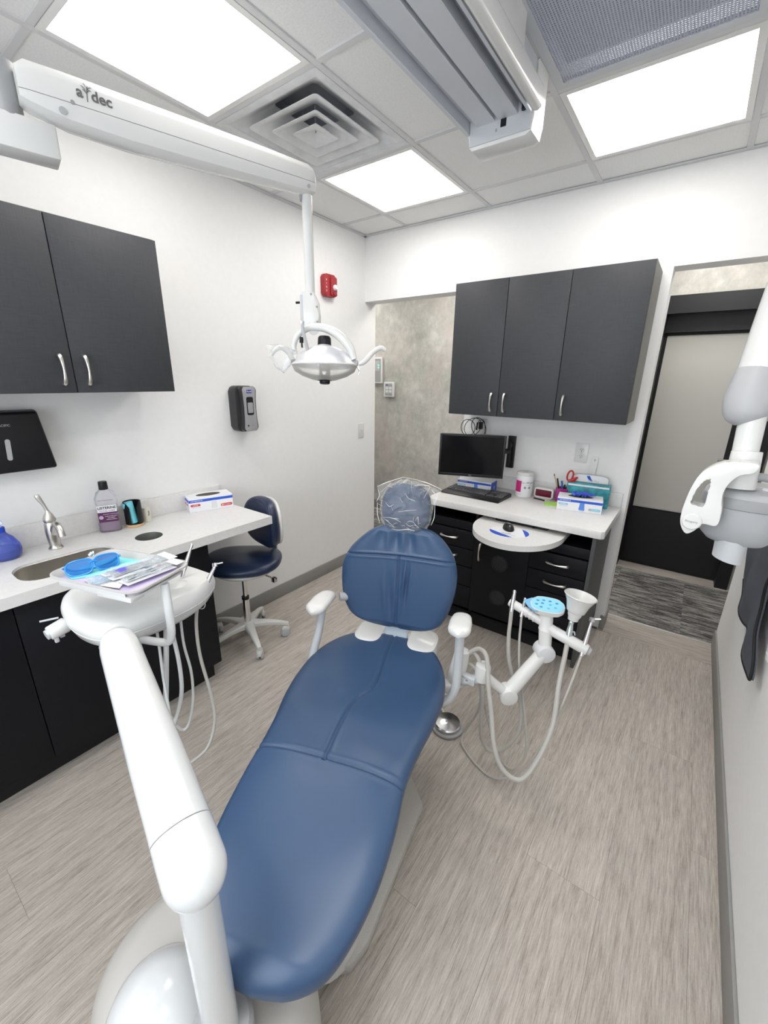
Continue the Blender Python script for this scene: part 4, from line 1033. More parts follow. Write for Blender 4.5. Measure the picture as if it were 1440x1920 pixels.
for k in range(28):
    s_ = -1+2*k/28; x_ = math.sin(PI/2*s_)
    LOOP.append((x_, -max(0.0, 1-abs(x_)**4.6)**(1/3.0), -1))
def seat_mesh():
    LU = [-0.415, -0.40, -0.36, -0.30, -0.20, -0.08, 0.02, 0.12, 0.28, 0.44, 0.55, 0.64, 0.69, 0.715, 0.73]
    LL = [0.03, 0.11, 0.165, 0.200, 0.224, 0.232, 0.235, 0.250, 0.292, 0.312, 0.292, 0.235, 0.165, 0.105, 0.03]
    LR = [0.02, 0.085, 0.145, 0.180, 0.208, 0.218, 0.214, 0.222, 0.244, 0.254, 0.238, 0.192, 0.135, 0.085, 0.03]
    ZU = [-0.415, -0.30, -0.10, 0.02, 0.15, 0.30, 0.45, 0.60, 0.73]
    ZM = [0.405, 0.430, 0.478, 0.497, 0.493, 0.474, 0.458, 0.462, 0.470]
    rs = []
    us = []
    u = -0.415
    while u < 0.73:
        us.append(u); edge = min(u+0.415, 0.73-u)
        u += 0.0035 if edge < 0.03 else (0.0022 if abs(u-0.012) < 0.03 else 0.0065)
    us.append(0.73)
    for u in us:
        wl_ = smooth_interp(u, LU, LL); wr_ = smooth_interp(u, LU, LR); zm = smooth_interp(u, ZU, ZM)
        e = min(u+0.415, 0.73-u)
        tk = 0.040*min(1, (max(e, 0.0)/0.05+0.02))**0.5 if e < 0.05 else 0.040
        ring = []
        for x, z, s in LOOP:
            v = x*(wr_ if x > 0 else wl_)
            zz = zm+z*tk
            if s > 0:
                # bolsters at the edge, gentle dish across the hips
                f = v/(wr_ if v > 0 else wl_)
                hip = max(0, 1-abs(u-0.40)/0.32)
                zz += 0.020*hip*(f*f)**1.5*(1-abs(f)**14)
                zz -= 0.010*hip
                # seams: across the knee, and centre seam up to the hips
                d1 = abs(u-0.008-0.010*math.cos(v*7)); g = math.exp(-(d1/0.0045)**2)
                pf = math.exp(-((d1-0.012)/0.006)**2)
                zz += -0.0060*g+0.0015*pf
                vc = -0.018+smooth_interp(u, [0, .2, .3, .36, .42, .55, .73], [-.002, -.012, -.002, .022, .026, .016, .012])
                if u > 0.008:
                    d2 = abs(v-vc); g2 = math.exp(-(d2/0.0042)**2); zz += (-0.0055*g2+0.0013*math.exp(-((d2-0.011)/0.006)**2))*min(1, e/0.04)
                zz += 0.0016*math.sin(u*23+v*11)*math.sin(v*17-u*7)*(1-f**6)
            ring.append((v, u, zz))
        rs.append(ring)
    return rings(rs, M=CH)
seat = obj('seat', seat_mesh(), BLUEV, chair, smooth=2.0)
# backrest: local plane, x across, y up the back, z towards the patient
th = math.radians(9)
BK = CH @ basis((0, 0.675, 0.555), (1, 0, 0), (0, math.sin(th), math.cos(th)), (0, -math.cos(th), math.sin(th)))
def back_mesh():
    Y = [0.0, 0.010, 0.035, 0.065, 0.105, 0.165, 0.215, 0.265, 0.315, 0.345, 0.385, 0.415, 0.435, 0.447]
    LL = [0.03, 0.130, 0.195, 0.222, 0.240, 0.250, 0.252, 0.246, 0.222, 0.200, 0.160, 0.122, 0.080, 0.03]
    LR = [0.03, 0.125, 0.182, 0.204, 0.220, 0.234, 0.240, 0.240, 0.228, 0.215, 0.185, 0.152, 0.110, 0.03]
    ys_ = []; y = 0.0
    while y < 0.447:
        ys_.append(y); e = min(y, 0.447-y); y += 0.0025 if e < 0.02 else (0.002 if 0.29 < y < 0.335 else 0.0045)
    ys_.append(0.447); rs = []
    for y in ys_:
        l = smooth_interp(y, Y, LL); r = smooth_interp(y, Y, LR); e = min(y, 0.447-y)
        tk = 0.034*(min(1, e/0.030+0.02))**0.5 if e < 0.03 else 0.034
        ring = []
        for x, zz_, s in LOOP:
            v = x*(r if x > 0 else l); z = zz_*tk
            if s > 0:
                f = v/(r if v > 0 else l)
                z += 0.016*f*f*(1-abs(f)**12)-0.008
                ysm = 0.316+0.010*math.cos(v*6)+v*0.035-0.01
                d1 = abs(y-ysm); z += -0.0055*math.exp(-(d1/0.0036)**2)+0.0015*math.exp(-((d1-0.010)/0.005)**2)
                if y < ysm and e > 0.004:
                    d2 = abs(v-0.002+0.015*(y-0.3)); k_ = min(1, e/0.05)
                    z += k_*(-0.0055*math.exp(-(d2/0.0036)**2)+0.0014*math.exp(-((d2-0.010)/0.005)**2))
                # soft wrinkles either side of the centre seam and under the headrest
                w = math.exp(-((v-0.035)/0.020)**2)*math.exp(-((y-0.21)/0.075)**2)
                z += 0.0085*w*math.sin((v-0.02-0.05*(y-0.2))*210)
                w = math.exp(-((v+0.035)/0.030)**2)*math.exp(-((y-0.15)/0.09)**2); z += 0.0040*w*math.sin(v*130+y*14)
                w = math.exp(-(v/0.085)**2)*math.exp(-((y-0.385)/0.04)**2)
                z += 0.0052*w*math.sin(v*95+(y-0.35)*18*v*10)-0.004*w
            ring.append((v, y, z))
        rs.append(ring)
    return rings(rs, M=BK)
obj('backrest', back_mesh(), BLUEV, chair, smooth=2.0)
obj('back_shell', prism([(x, y+0.222) for x, y in sell(0.20, 0.19, 2.6, 40)], -0.052, -0.030, BK, 0.008), BEIGE, chair)
# headrest with clear plastic cover
HC = BK @ TR(0.010, 0.512, -0.012) @ RX(math.radians(-4))
def pillow(M, a, b, tk, ex=2.4, n=72, dent=0.0):
    rs = []
    for q in range(25):
        f = -1+2*q/24; s = math.sqrt(max(0.0, 1-abs(f)**3.0))**0.9
        rs.append([(x*max(s, 0.04), y*max(s, 0.04), f*tk-(dent*(1-(x/a)**2)*(f > 0)*s)) for x, y in sell(a, b, ex, n)])
    return rings(rs, M=M)
hr = obj('headrest', pillow(HC, 0.101, 0.100, 0.032, 2.7, dent=0.006), BLUEV, chair, smooth=2.0)
obj('headrest_post', bx(-0.028, 0.028, 0.30, 0.50, -0.052, -0.040, 0.003, M=BK), COOLW, chair)
# crinkled film bag
rnd = random.Random(11)
b = bmesh.new(); nu, nv = 84, 76
grid = []
import mathutils.noise as mn
for side in (1, -1):
    g = []
    for i in range(nu+1):
        row = []
        for j in range(nv+1):
            s = -1+2*i/nu; t = -1+2*j/nv
            w = interp(t, [-1, -0.6, 0.0, 0.6, 1], [0.080, 0.104, 0.111, 0.118, 0.130]); x = s*w; y = t*0.096+(0.034*(1-abs(s)**1.4)-0.016)*max(0, t)**2+0.002
            edge = (1-s**4)*(1-(max(0, t))**5)*(1-0.0*min(0, t))
            r2 = (abs(x)/0.106)**2.6+(abs(y)/0.104)**2.6
            z = side*(0.0375*max(0.0, 1-r2**2.2)**0.5+0.0015 if r2 < 1 else 0.0015*edge)
            q1 = mn.noise(Vector((x*14+mn.noise(Vector((y*22, x*16, 1)))*1.0, y*17, side*3.0))); q2 = mn.noise(Vector((x*34+9, y*30+mn.noise(Vector((x*30, y*22, 2)))*1.2, side)))
            q3 = mn.noise(Vector((x*62+3, y*48, side+5))); mk = max(0.0, min(1.0, 0.25+2.2*mn.noise(Vector((x*17+2, y*21, 7+side)))))
            nz_ = max(0.0, 1-abs(q1)*6.0)*0.0080+mk*max(0.0, 1-abs(q3)*3.5)*0.0062+0.005*q1
            z += nz_*(0.8+0.5*min(1, r2))*(side if r2 < 1 else 1)+(0.002*side)
            x += 0.004*mn.noise(Vector((t*6, side, 1.0)))*abs(s)**3
            y += 0.007*mn.noise(Vector((s*7, side, 2.0)))*max(0, t)**3
            row.append(b.verts.new(HC @ Vector((x, y, z))))
        g.append(row)
    for i in range(nu):
        for j in range(nv): b.faces.new((g[i][j], g[i+1][j], g[i+1][j+1], g[i][j+1]))
bmesh.ops.recalc_face_normals(b, faces=list(b.faces))
tag(obj('headrest_cover', b, film('crinkled_film', (1, 1, 1), 0.05, 0.07, bump=0.4, scale=30), None, smooth=0.35), 'clear crinkled plastic bag pulled over the headrest', 'plastic cover')
cover = [o for o in COL.objects if o.name == 'headrest_cover'][0]
FOLD = film('film_fold_glint', (1, 1, 1), 0.80, 0.15)  # whitened crease tubes; glints of the clear film are put into their colour
def hz(x, y):
    r = (abs(x)/0.101)**2.7+(abs(y)/0.100)**2.7
    return 0.034*max(0.0, 1-r**1.3)**0.5+0.0035
folds = [[(250, 530), (330, 570), (400, 620)], [(250, 530), (340, 520), (400, 528), (470, 556)], [(275, 360), (325, 402), (375, 380)], [(430, 450), (500, 432), (620, 410)], [(150, 215), (250, 160), (430, 88)],
         [(160, 225), (185, 300), (160, 370)], [(200, 265), (300, 160)], [(400, 172), (480, 100)], [(525, 118), (540, 192)], [(560, 166), (640, 152), (720, 156)], [(680, 285), (725, 165)], [(728, 322), (790, 230)], [(660, 250), (690, 185)],
         [(590, 110), (700, 130), (845, 182)], [(430, 88), (590, 104)], [(240, 455), (255, 530)], [(600, 470), (602, 540), (650, 592)], [(180, 395), (232, 412)], [(350, 400), (372, 442)], [(520, 560), (560, 585), (600, 570)], [(620, 520), (640, 480), (650, 560)],
         [(300, 200), (380, 140), (420, 110)], [(740, 190), (800, 260), (790, 330)], [(790, 330), (795, 470), (770, 560)], [(170, 380), (180, 500), (215, 600)], [(480, 250), (530, 300), (600, 320)], [(430, 300), (470, 350)]]
for q, fo in enumerate(folds):
    pts = [((X_/6.8-72.0)*0.00262, (60.0-Y_/6.8)*0.00262) for X_, Y_ in fo]
    b = tube([(x, y, hz(x, y)) for x, y in pts], [0.0008]+[0.0021]*(len(pts)-2)+[0.0009], 6, 5, M=HC, asp=0.6)
    obj('fold', b, FOLD, cover)
b = rings([[(x, -0.088+0.004*math.sin(x*60)+dy, hz(x, -0.085)+0.006) for x in [-0.090+0.015*k for k in range(13)]] for dy in (0.0, 0.0035)], closed=False)
for v in b.verts: v.co = HC @ v.co
obj('hem', b, FOLD, cover)
rndf = random.Random(5)
for q in range(14):
    x = rndf.uniform(-0.075, 0.070); y = rndf.uniform(-0.080, -0.045); d = rndf.uniform(-0.6, 0.6)
    L_ = rndf.uniform(0.008, 0.022)
    obj('fold', tube([(x, y, hz(x, y)), (x+L_*0.5, y+L_*0.5*d+0.002, hz(x, y)+0.001), (x+L_, y+L_*d, hz(x+L_, y))], [0.0005, 0.0022, 0.0005], 6, 3, M=HC, asp=0.5), FOLD, cover)
# spine link and white knuckles behind the seat
obj('back_link', bx(-0.050, 0.050, -0.10, 0.06, -0.040, -0.022, 0.006, M=BK), mat('blue_white_plastic', (0.60, 0.67, 0.74), 0.35), chair)
for s in (-1, 1):
    b = rings([[(s*0.115+x, 0.700+y, z) for x, y in sell(0.068*k, 0.085*k, 3, 32)] for z, k in ((0.385, 0.9), (0.40, 1.0), (0.485, 1.0), (0.500, 0.94), (0.507, 0.80))], M=CH)
    obj('hinge_cover', b, WHITEP, chair)
obj('hinge_axle', cyl(CH @ Vector((-0.12, 0.72, 0.47)), CH @ Vector((0.12, 0.72, 0.47)), 0.03), COOLW, chair)
# seat pan, lift column, base
b = rings([[(x*k, 0.16+y*k2, z) for x, y in sell(0.200, 0.50, 3.4, 48)] for z, k, k2 in ((0.31, 0.55, 0.70), (0.345, 0.80, 0.86), (0.40, 0.93, 0.95), (0.43, 0.90, 0.94))], M=CH)
obj('seat_pan', b, BEIGE, chair)
b = rings([[(x*k, yc_+y*k2, z) for x, y in sell(0.13, 0.26, 3.0, 40)] for z, k, k2, yc_ in ((0.03, 1.05, 1.05, 0.05), (0.16, 0.95, 0.92, 0.09), (0.32, 0.85, 0.85, 0.16), (0.35, 0.80, 0.80, 0.16))], M=CH)
obj('lift_body', b, BEIGE, chair)
out = [(0.215, 0.345), (0.150, -0.10), (0.120, -0.16), (0.04, -0.20), (-0.30, -0.20), (-0.32, -0.10), (-0.22, 0.38), (-0.16, 0.44), (0.15, 0.44)]
SPK = noisy(mat('speckled_shell', (0.47, 0.455, 0.425), 0.5), (420, 420, 420), 0.88, 1.08, detail=2)
obj('base_plate', prism(out, 0.0, 0.040, CH, 0.008), SPK, chair)
# armrests
def armrest(s, u0, u1, vb, zt, pts):
    a = obj('armrest', tube(pts, 0.017, 14, 7, M=CH), COOLW, chair)
    rs = []
    for q in range(15):
        f = q/14; u = u0+(u1-u0)*f; e = min(f, 1-f)/0.22; k = math.sqrt(min(1, e)*(2-min(1, e))) if e < 1 else 1; k = max(k, 0.12)
        wd = (0.042 if f < 0.5 else 0.042-0.010*(f-0.5)*2)*k
        rs.append([(vb+x, u, zt+z-0.008*(1-k)-(0.010*(f > .6)*(f-.6)/.4)) for x, z in sell(wd, 0.019*k**0.5, 2.6, 24)])
    obj('arm_pad', rings(rs, M=CH), WHITEP, a)
armrest(1, 0.500, 0.660, 0.280, 0.690, [(0.283, 0.555, 0.675), (0.284, 0.555, 0.50), (0.280, 0.54, 0.42), (0.250, 0.52, 0.375), (0.17, 0.50, 0.365), (0.08, 0.50, 0.37)])
armrest(-1, 0.485, 0.675, -0.290, 0.680, [(-0.285, 0.58, 0.670), (-0.292, 0.545, 0.56), (-0.305, 0.50, 0.45), (-0.290, 0.47, 0.38), (-0.20, 0.45, 0.365), (-0.08, 0.45, 0.37)])
obj('pad_hinge', cyl(CH @ Vector((-0.245, 0.66, 0.665)), CH @ Vector((-0.215, 0.68, 0.662)), 0.018), GREYP, chair)

# foot control disc
t = thing('foot_control', 'round chrome foot pedal disc on the floor beside the chair', 'pedal', (1.575, -1.345, 0))
px, py = 1.575, -1.350
obj('base_ring', lathe([(0.064, 0.0005), (0.072, 0.004), (0.072, 0.012), (0.064, 0.018), (0.02, 0.018)], TR(px, py, 0), 40), GREYP, t)
SPN = mat('spun_chrome', (0.80, 0.80, 0.81), 0.16, 1.0)
SPN.node_tree.nodes['Principled BSDF'].inputs['Anisotropic'].default_value = 0.85
tn = N(SPN, 'ShaderNodeTangent', direction_type='RADIAL'); LK(SPN, tn.outputs[0], SPN.node_tree.nodes['Principled BSDF'].inputs['Tangent'])
obj('disc', lathe([(0.055, 0.022), (0.061, 0.024), (0.061, 0.030), (0.057, 0.035), (0.030, 0.0385), (0.001, 0.040)], TR(px, py, 0), 48), SPN, t)
obj('pivot', cyl((px, py, 0.016), (px, py, 0.024), 0.02), BLACK, t)
obj('side_loop', tube([(px-0.06, py-0.03, 0.010), (px-0.10, py+0.00, 0.012), (px-0.11, py+0.05, 0.014), (px-0.075, py+0.075, 0.012), (px-0.04, py+0.05, 0.010)], 0.006, 8, 5), BEIGE, t)
obj('side_pin', cyl((px-0.073, py+0.032, 0.0), (px-0.073, py+0.032, 0.045), 0.007), CHROME, t)

# ================================================================== DELIVERY UNIT
dl = thing('delivery_unit', 'white dental delivery arm and instrument head rising from floor base', 'dental unit', (1.71, -2.59, 0))
# floor housing (beige), dome, post
b = rings([[(1.572+x*k, -2.556+y*k, z) for x, y in sell(0.275, 0.222, 2.3, 56)] for z, k in ((0.0, 0.98), (0.05, 1.0), (0.14, 0.99), (0.20, 0.95), (0.235, 0.86), (0.252, 0.72), (0.258, 0.5))])
obj('floor_housing', b, BEIGE, dl)
b = lathe([(0.100, 0.0), (0.108, 0.02), (0.105, 0.045), (0.094, 0.070), (0.072, 0.092), (0.042, 0.106), (0.018, 0.110), (0.002, 0.111)], TR(1.572, -2.645, 0.255), 48)
obj('dome', b, GLOSSW, dl)
px_, py_ = 1.711, -2.591
obj('post_collar', lathe([(0.058, 0.24), (0.060, 0.27), (0.060, 0.330), (0.052, 0.338), (0.036, 0.338)], TR(px_, py_, 0), 40), GREYP, dl)
obj('post', cyl((px_, py_, 0.24), (px_, py_, 0.775), 0.0325, 0.0318, n=40), GLOSSW, dl)
E0 = Vector((1.712, -2.590, 0.782)); E1 = Vector((1.262, -2.488, 0.972))
D0 = (E1-E0).normalized()
A_, B_, _ = frame_of(D0)
rs = []
for d, r in [(-0.054*math.cos(q*PI/28), 0.0022+0.0485*math.sin(q*PI/28)) for q in range(14)]+[(0.0, 0.0507), (0.03, 0.0507), (0.062, 0.0500)]:
    rs.append([E0+D0*d+(A_*math.cos(2*PI*k/48)+B_*math.sin(2*PI*k/48))*r for k in range(48)])
obj('elbow_cap', rings(rs), GLOSSW, dl)
L = (E1-E0).length; rs = []
for d, r in [(0.0635, 0.046), (0.0640, 0.0498), (0.2, 0.0475), (0.34, 0.0435), (L-0.02, 0.0395), (L+0.005, 0.036), (L+0.022, 0.026), (L+0.030, 0.012)]:
    rs.append([E0+D0*d+(A_*math.cos(2*PI*k/48)+B_*math.sin(2*PI*k/48))*r for k in range(48)])
obj('flex_arm', rings(rs), GLOSSW, dl)
obj('arm_pivot', cyl((1.225, -2.480, 0.895), (1.225, -2.480, 0.955), 0.035, bev=0.004), COOLW, dl)
# control head: rounded shell, sharp far edge
HP = [(1.004, -2.196), (1.088, -2.183), (1.161, -2.175), (1.208, -2.240), (1.226, -2.335), (1.214, -2.450), (1.185, -2.503), (1.115, -2.524), (1.035, -2.523), (0.957, -2.505), (0.905, -2.473), (0.883, -2.420), (0.935, -2.305)]
HP = [(2.2358+(x-2.2358)*1.091, -2.7945+(y+2.7945)*1.091) for x, y in HP]
hq = [HP[0], HP[1], HP[2]]+[(p.x, p.y) for p in spline([(x, y, 0) for x, y in HP[2:]]+[(HP[0][0], HP[0][1], 0)], 5)][1:-1]
hcx, hcy = 0.985, -2.330
rs = []
for z, k in ((0.848, 0.70), (0.853, 0.82), (0.870, 0.93), (0.893, 0.985), (0.8945, 0.976), (0.896, 0.976), (0.8975, 0.988), (0.910, 1.0), (0.922, 0.975), (0.933, 0.92), (0.940, 0.82), (0.943, 0.6), (0.944, 0.3)):
    ring = []
    for i_, (x, y) in enumerate(hq):
        far = max(0.0, min(1.0, (y+2.30)/0.14)) if x > 0.80 else 0.0
        kk = k+(1-k)*0.75*far*(z > 0.9)*(k > 0.7)
        ring.append((hcx+(x-hcx)*kk, hcy+(y-hcy)*kk, z+0.004*far*(z > 0.9)))
    rs.append(ring)
obj('control_head', rings(rs), WHITEP, dl)
HD = basis((1.0, -2.33, 0.905), (0.30, 0.954, 0), (-0.954, 0.30, 0), (0, 0, 1))
# side knob at the left end
kb_ = cyl((0.905, -2.490, 0.880), (0.908, -2.535, 0.872), 0.0225, 0.0205, bev=0.004)
kn = obj('side_knob', kb_, WHITEP, dl)
b = cyl((0.908, -2.5345, 0.872), (0.9085, -2.541, 0.871), 0.014, n=16)
box((0.900, -2.505, 0.853), (0.010, 0.012, 0.018), None, 0.002, bm=b); box((0.914, -2.522, 0.851), (0.010, 0.010, 0.018), None, 0.002, bm=b)
cyl((0.885, -2.50, 0.898), (0.872, -2.54, 0.900), 0.0028, n=8, bm=b)
obj('knob_detail', b, COOLW, kn)
obj('round_mark', lathe([(0.0155, 0.0), (0.016, 0.001), (0.0145, 0.001), (0.0140, 0.0)], basis((1.118, -2.205, 0.888), (-0.35, 0.93, 0), (-0.35, -0.15, 0.9), (0.90, 0.36, 0.28)), 28, caps=False), GREYP, dl)
obj('saddle', lathe([(0.034, 0.0), (0.031, 0.006), (0.020, 0.011), (0.002, 0.013)], TR(1.045, -2.235, 0.940), 28), WHITEP, dl)
obj('head_bracket', tube([(1.10, -2.44, 0.865), (1.16, -2.46, 0.880), (1.225, -2.480, 0.925)], [0.030, 0.032, 0.034], 18, 4), COOLW, dl)
obj('tray_arm', tube([(1.05, -2.40, 0.85), (1.10, -2.385, 0.855), (1.165, -2.365, 0.862), (1.196, -2.352, 0.868), (1.205, -2.345, 0.890), (1.202, -2.340, 0.94), (1.190, -2.334, 1.035)], 0.0110, 14, 6), GLOSSW, dl)
# tray holder + tray
TC = Vector((1.068, -2.385, 1.055)); tx = Vector((0.245, 0.255, 0)).normalized()
tx = Vector((0.951, 0.309, 0)).normalized()
TY_ = Vector((-tx.y, tx.x, 0))
TM = basis(TC, tx*0.86, TY_*0.72, (0, 0, 1))   # x along, y away from camera
b = prism([(x*0.985, y*0.985) for x, y in rrect(0.315, 0.240, 0.030, 6)], -0.018, -0.013, TM, 0.0015)
bx(0.02, 0.150, -0.125, -0.07, -0.026, -0.012, 0.003, M=TM, bm=b)
for yy in (-0.1215,):
    bx(-0.13, 0.13, yy-0.002, yy+0.002, -0.020, -0.004, 0.001, M=TM, bm=b)
bx(-0.158, -0.154, -0.09, 0.09, -0.020, -0.006, 0.001, M=TM, bm=b)
obj('tray_holder', b, WHITEP, dl)
tr = thing('instrument_tray', 'pale grey plastic instrument tray over the white delivery head', 'tray', TC)
TG = mat('tray_grey', (0.50, 0.49, 0.48), 0.4)
def rr_(w, h, r, z): return [(x, y, z) for x, y in rrect(w, h, r, 8)]
b = rings([rr_(0.300, 0.225, 0.028, -0.0125), rr_(0.322, 0.247, 0.036, -0.002), rr_(0.338, 0.263, 0.042, 0.006), rr_(0.346, 0.271, 0.046, 0.0065), rr_(0.348, 0.273, 0.047, 0.0035), rr_(0.351, 0.276, 0.048, 0.0035),
           rr_(0.350, 0.275, 0.047, 0.008), rr_(0.337, 0.262, 0.041, 0.0085), rr_(0.320, 0.245, 0.035, 0.0005), rr_(0.299, 0.224, 0.028, -0.0095), rr_(0.26, 0.18, 0.02, -0.0100)], M=TM)
obj('tray_shell', b, TG, tr)
def sheet(name, label, cat, out, z, m, th_=0.0006, M2=None):
    return tag(obj(name, prism(out, z, z+th_, TM @ (M2 or Matrix())), m), label, cat)
sheet('tray_liner', 'lilac paper liner lying on the grey tray', 'paper', rrect(0.308, 0.236, 0.030, 4), -0.0092, mat('lilac_paper', (0.62, 0.54, 0.78), 0.8))
sheet('bib', 'folded aqua paper bib at the back of the tray', 'paper', [(-0.168, -0.075), (-0.105, -0.098), (0.020, 0.030), (0.005, 0.095), (-0.035, 0.112), (-0.128, 0.104)], -0.0080, mat('aqua_paper', (0.22, 0.72, 0.72), 0.8), 0.002)
# glasses
GL = film('blue_lens', (0.04, 0.33, 0.80), 0.26, 0.08)
GF = mat('blue_frame', (0.03, 0.26, 0.70), 0.2, spec=0.6)
g = thing('safety_glasses', 'folded bright blue safety glasses on the aqua bib', 'glasses', TM @ Vector((-0.04, 0.0, -0.006)))
GM = basis(TM @ Vector((-0.078, -0.028, -0.0045)), tx*1.0, TY_*1.0, (0, 0, 1)) @ RZ(math.radians(62)) @ RX(math.radians(62)) @ Matrix.Scale(0.92, 4)
for s in (-1, 1):
    lens = []
    for x, y in sell(0.029, 0.021, 2.8, 30): lens.append((x*(1+0.12*(y > 0)), y))
    rs = [[(s*0.034+x, y+0.023, -0.012*((s*0.034+x)/0.065)**2+z) for x, y in lens] for z in (0.0, 0.0018)]
    obj('lens', rings(rs, M=GM), GL, g)
    obj('rim', tube([(s*0.034+x*1.04, y*1.05+0.023, -0.012*((s*0.034+x)/0.065)**2+0.001) for x, y in lens[::3]+[lens[0]]], 0.0026, 8, 3, M=GM), GF, g)
    obj('temple', tube([(s*0.066, 0.034, -0.010), (s*0.068, 0.032, -0.024), (s*0.040, 0.020, -0.036), (-s*0.020, 0.012, -0.034-0.006*s), (-s*0.055, 0.002, -0.030-0.006*s)], [0.0045, 0.005, 0.0045, 0.004, 0.0055], 8, 5, asp=0.5, M=GM), GF, g)
obj('bridge', tube([(-0.010, 0.030, 0.001), (0, 0.034, 0.003), (0.010, 0.030, 0.001)], 0.0032, 8, 4, M=GM), GF, g)
b = cyl(GM @ Vector((-0.003, 0.052, -0.006)), GM @ Vector((0.004, 0.058, -0.002)), 0.006, n=12); cyl(GM @ Vector((0.006, 0.050, -0.006)), GM @ Vector((0.008, 0.062, -0.004)), 0.0035, n=10, bm=b)
tag(obj('bib_clip', b, CHROME), 'tiny chrome bib clip behind the blue glasses', 'clip')
# sterilisation pouches with instruments
FILM2 = film('pouch_film', (0.90, 0.96, 1.0), 0.18, 0.08, bump=0.7, scale=60)
FILM3 = film('pouch_film_blue', (0.70, 0.86, 1.0), 0.30, 0.10, bump=0.7, scale=60)
def wavy(w, h, M, amp, seed, nx=22, ny=12):
    b = bmesh.new(); g = []
    for i in range(nx+1):
        row = []
        for j in range(ny+1):
            x = -w/2+w*i/nx; y = -h/2+h*j/ny
            row.append(b.verts.new(M @ Vector((x, y, amp*(0.5+mn.noise(Vector((x*30, y*45, seed))))+0.001))))
        g.append(row)
    for i in range(nx):
        for j in range(ny): b.faces.new((g[i][j], g[i+1][j], g[i+1][j+1], g[i][j+1]))
    return b
def pouch(label, M, w, h, fm, seed):
    t = thing('sterile_pouch', label, 'pouch', M.translation)
    obj('paper_back', bx(-w/2, w/2, -h/2, h/2, 0, 0.0006, M=M), PAPER, t)
    obj('flap', bx(w/2-0.001, w/2+0.030, -h/2, h/2, 0.0008, 0.0016, M=M @ TR(0, 0, 0) @ RY(-0.06)), PAPER, t)
    obj('film', wavy(w*0.98, h*0.96, M @ TR(0, 0, 0.0050), 0.006, seed), fm, t, smooth=0.25)
    return t
def tool(label, M, L, seed, name='dental_instrument'):
    t = thing(name, label, 'instrument', M.translation)
    obj('handle', cyl(M @ Vector((-L/2, 0, 0)), M @ Vector((L*0.22, 0, 0)), 0.0032, n=10), CHROME, t)
    obj('shank', tube([M @ Vector((L*0.22, 0, 0)), M @ Vector((L*0.36, 0.001, 0)), M @ Vector((L*0.44, 0.006, 0.001)), M @ Vector((L*0.50, 0.002, 0.0015))], [0.0028, 0.0015, 0.0010, 0.0005], 7, 4), CHROME, t)
    return t
P1 = TM @ TR(0.015, -0.020, -0.0060) @ RZ(math.radians(66))
pouch('wide clear sterile pouch at the front of the tray', P1, 0.190, 0.085, FILM3, 1.0)
sheet('cotton_card', 'white card poking from under the clear pouches', 'card', [(-0.012, -0.112), (0.088, -0.100), (0.070, -0.062), (-0.020, -0.074)], -0.0030, PAPER)
P2 = TM @ TR(0.035, 0.030, 0.0035) @ RZ(math.radians(74))
pouch('upper clear sterile pouch with steel tools across the tray', P2, 0.200, 0.075, FILM2, 5.0)
for k in range(3): tool(('steel dental explorer in upper pouch, rear', 'steel dental scaler in the upper pouch, middle', 'steel dental probe in the upper pouch, front')[k], P2 @ TR(-0.005, 0.020-0.018*k, 0.0042) @ RZ(0.06*(k-1)), 0.165, k)
P3 = TM @ TR(0.098, 0.010, 0.0015) @ RZ(math.radians(78))
pouch('narrow clear sterile pouch along the right front tray edge', P3, 0.180, 0.055, FILM2, 9.0)
for k in range(2): tool(('steel mirror handle in the narrow pouch, rear', 'steel tweezers in the narrow pouch, front')[k], P3 @ TR(0, 0.010-0.018*k, 0.0042), 0.150, k)
sheet('purple_tip', 'small purple plastic piece under the pouch film', 'plastic', [(0.010, -0.040), (0.034, -0.030), (0.036, 0.0), (0.018, 0.012), (0.006, -0.010)], 0.0090, mat('purple_plastic', (0.14, 0.12, 0.62), 0.4), 0.003)
sheet('red_tip', 'tiny red tag inside the front pouch', 'tag', [(0.088, 0.058), (0.100, 0.062), (0.098, 0.078), (0.086, 0.074)], 0.0062, mat('tag_red', (0.5, 0.02, 0.03), 0.4), 0.002)
# handpieces and their hoses
def hang(name, label, top, bot, r, m=CHROME, hose=None, hr_=0.005, hm=HOSEW, extra=None, cat='handpiece'):
    t = thing(name, label, cat, bot)
    top = Vector(top); bot = Vector(bot); d = (top-bot).normalized()
    obj('barrel', rings([[bot+d*s*(top-bot).length+(frame_of(d)[0]*math.cos(2*PI*k/18)+frame_of(d)[1]*math.sin(2*PI*k/18))*r*q for k in range(18)] for s, q in ((0, 0.9), (0.25, 1.0), (0.6, 0.85), (0.85, 0.62), (0.92, 0.75), (1.0, 0.55))]), m, t)
    if hose: obj('hose', tube([bot+d*0.01]+[Vector(p) for p in hose], hr_, 10, 6), hm, t)
    if extra: obj('nozzle', extra, m, t)
    return t
hang('air_syringe', 'chrome air water syringe at the right tip of the delivery head', (1.076, -2.121, 0.973), (1.085, -2.170, 0.919), 0.0075, hm=HOSE, cat='syringe', hr_=0.0052,
     hose=[(1.083, -2.194, 0.880), (1.082, -2.211, 0.806), (1.092, -2.218, 0.696), (1.118, -2.214, 0.558), (1.146, -2.227, 0.475), (1.161, -2.269, 0.408), (1.151, -2.329, 0.383), (1.170, -2.398, 0.396), (1.244, -2.482, 0.458)],
     extra=join(cyl((1.076, -2.121, 0.971), (1.071, -2.118, 0.981), 0.0085, n=14), cyl((1.071, -2.118, 0.977), (1.087, -2.099, 0.981), 0.0028, n=8)))
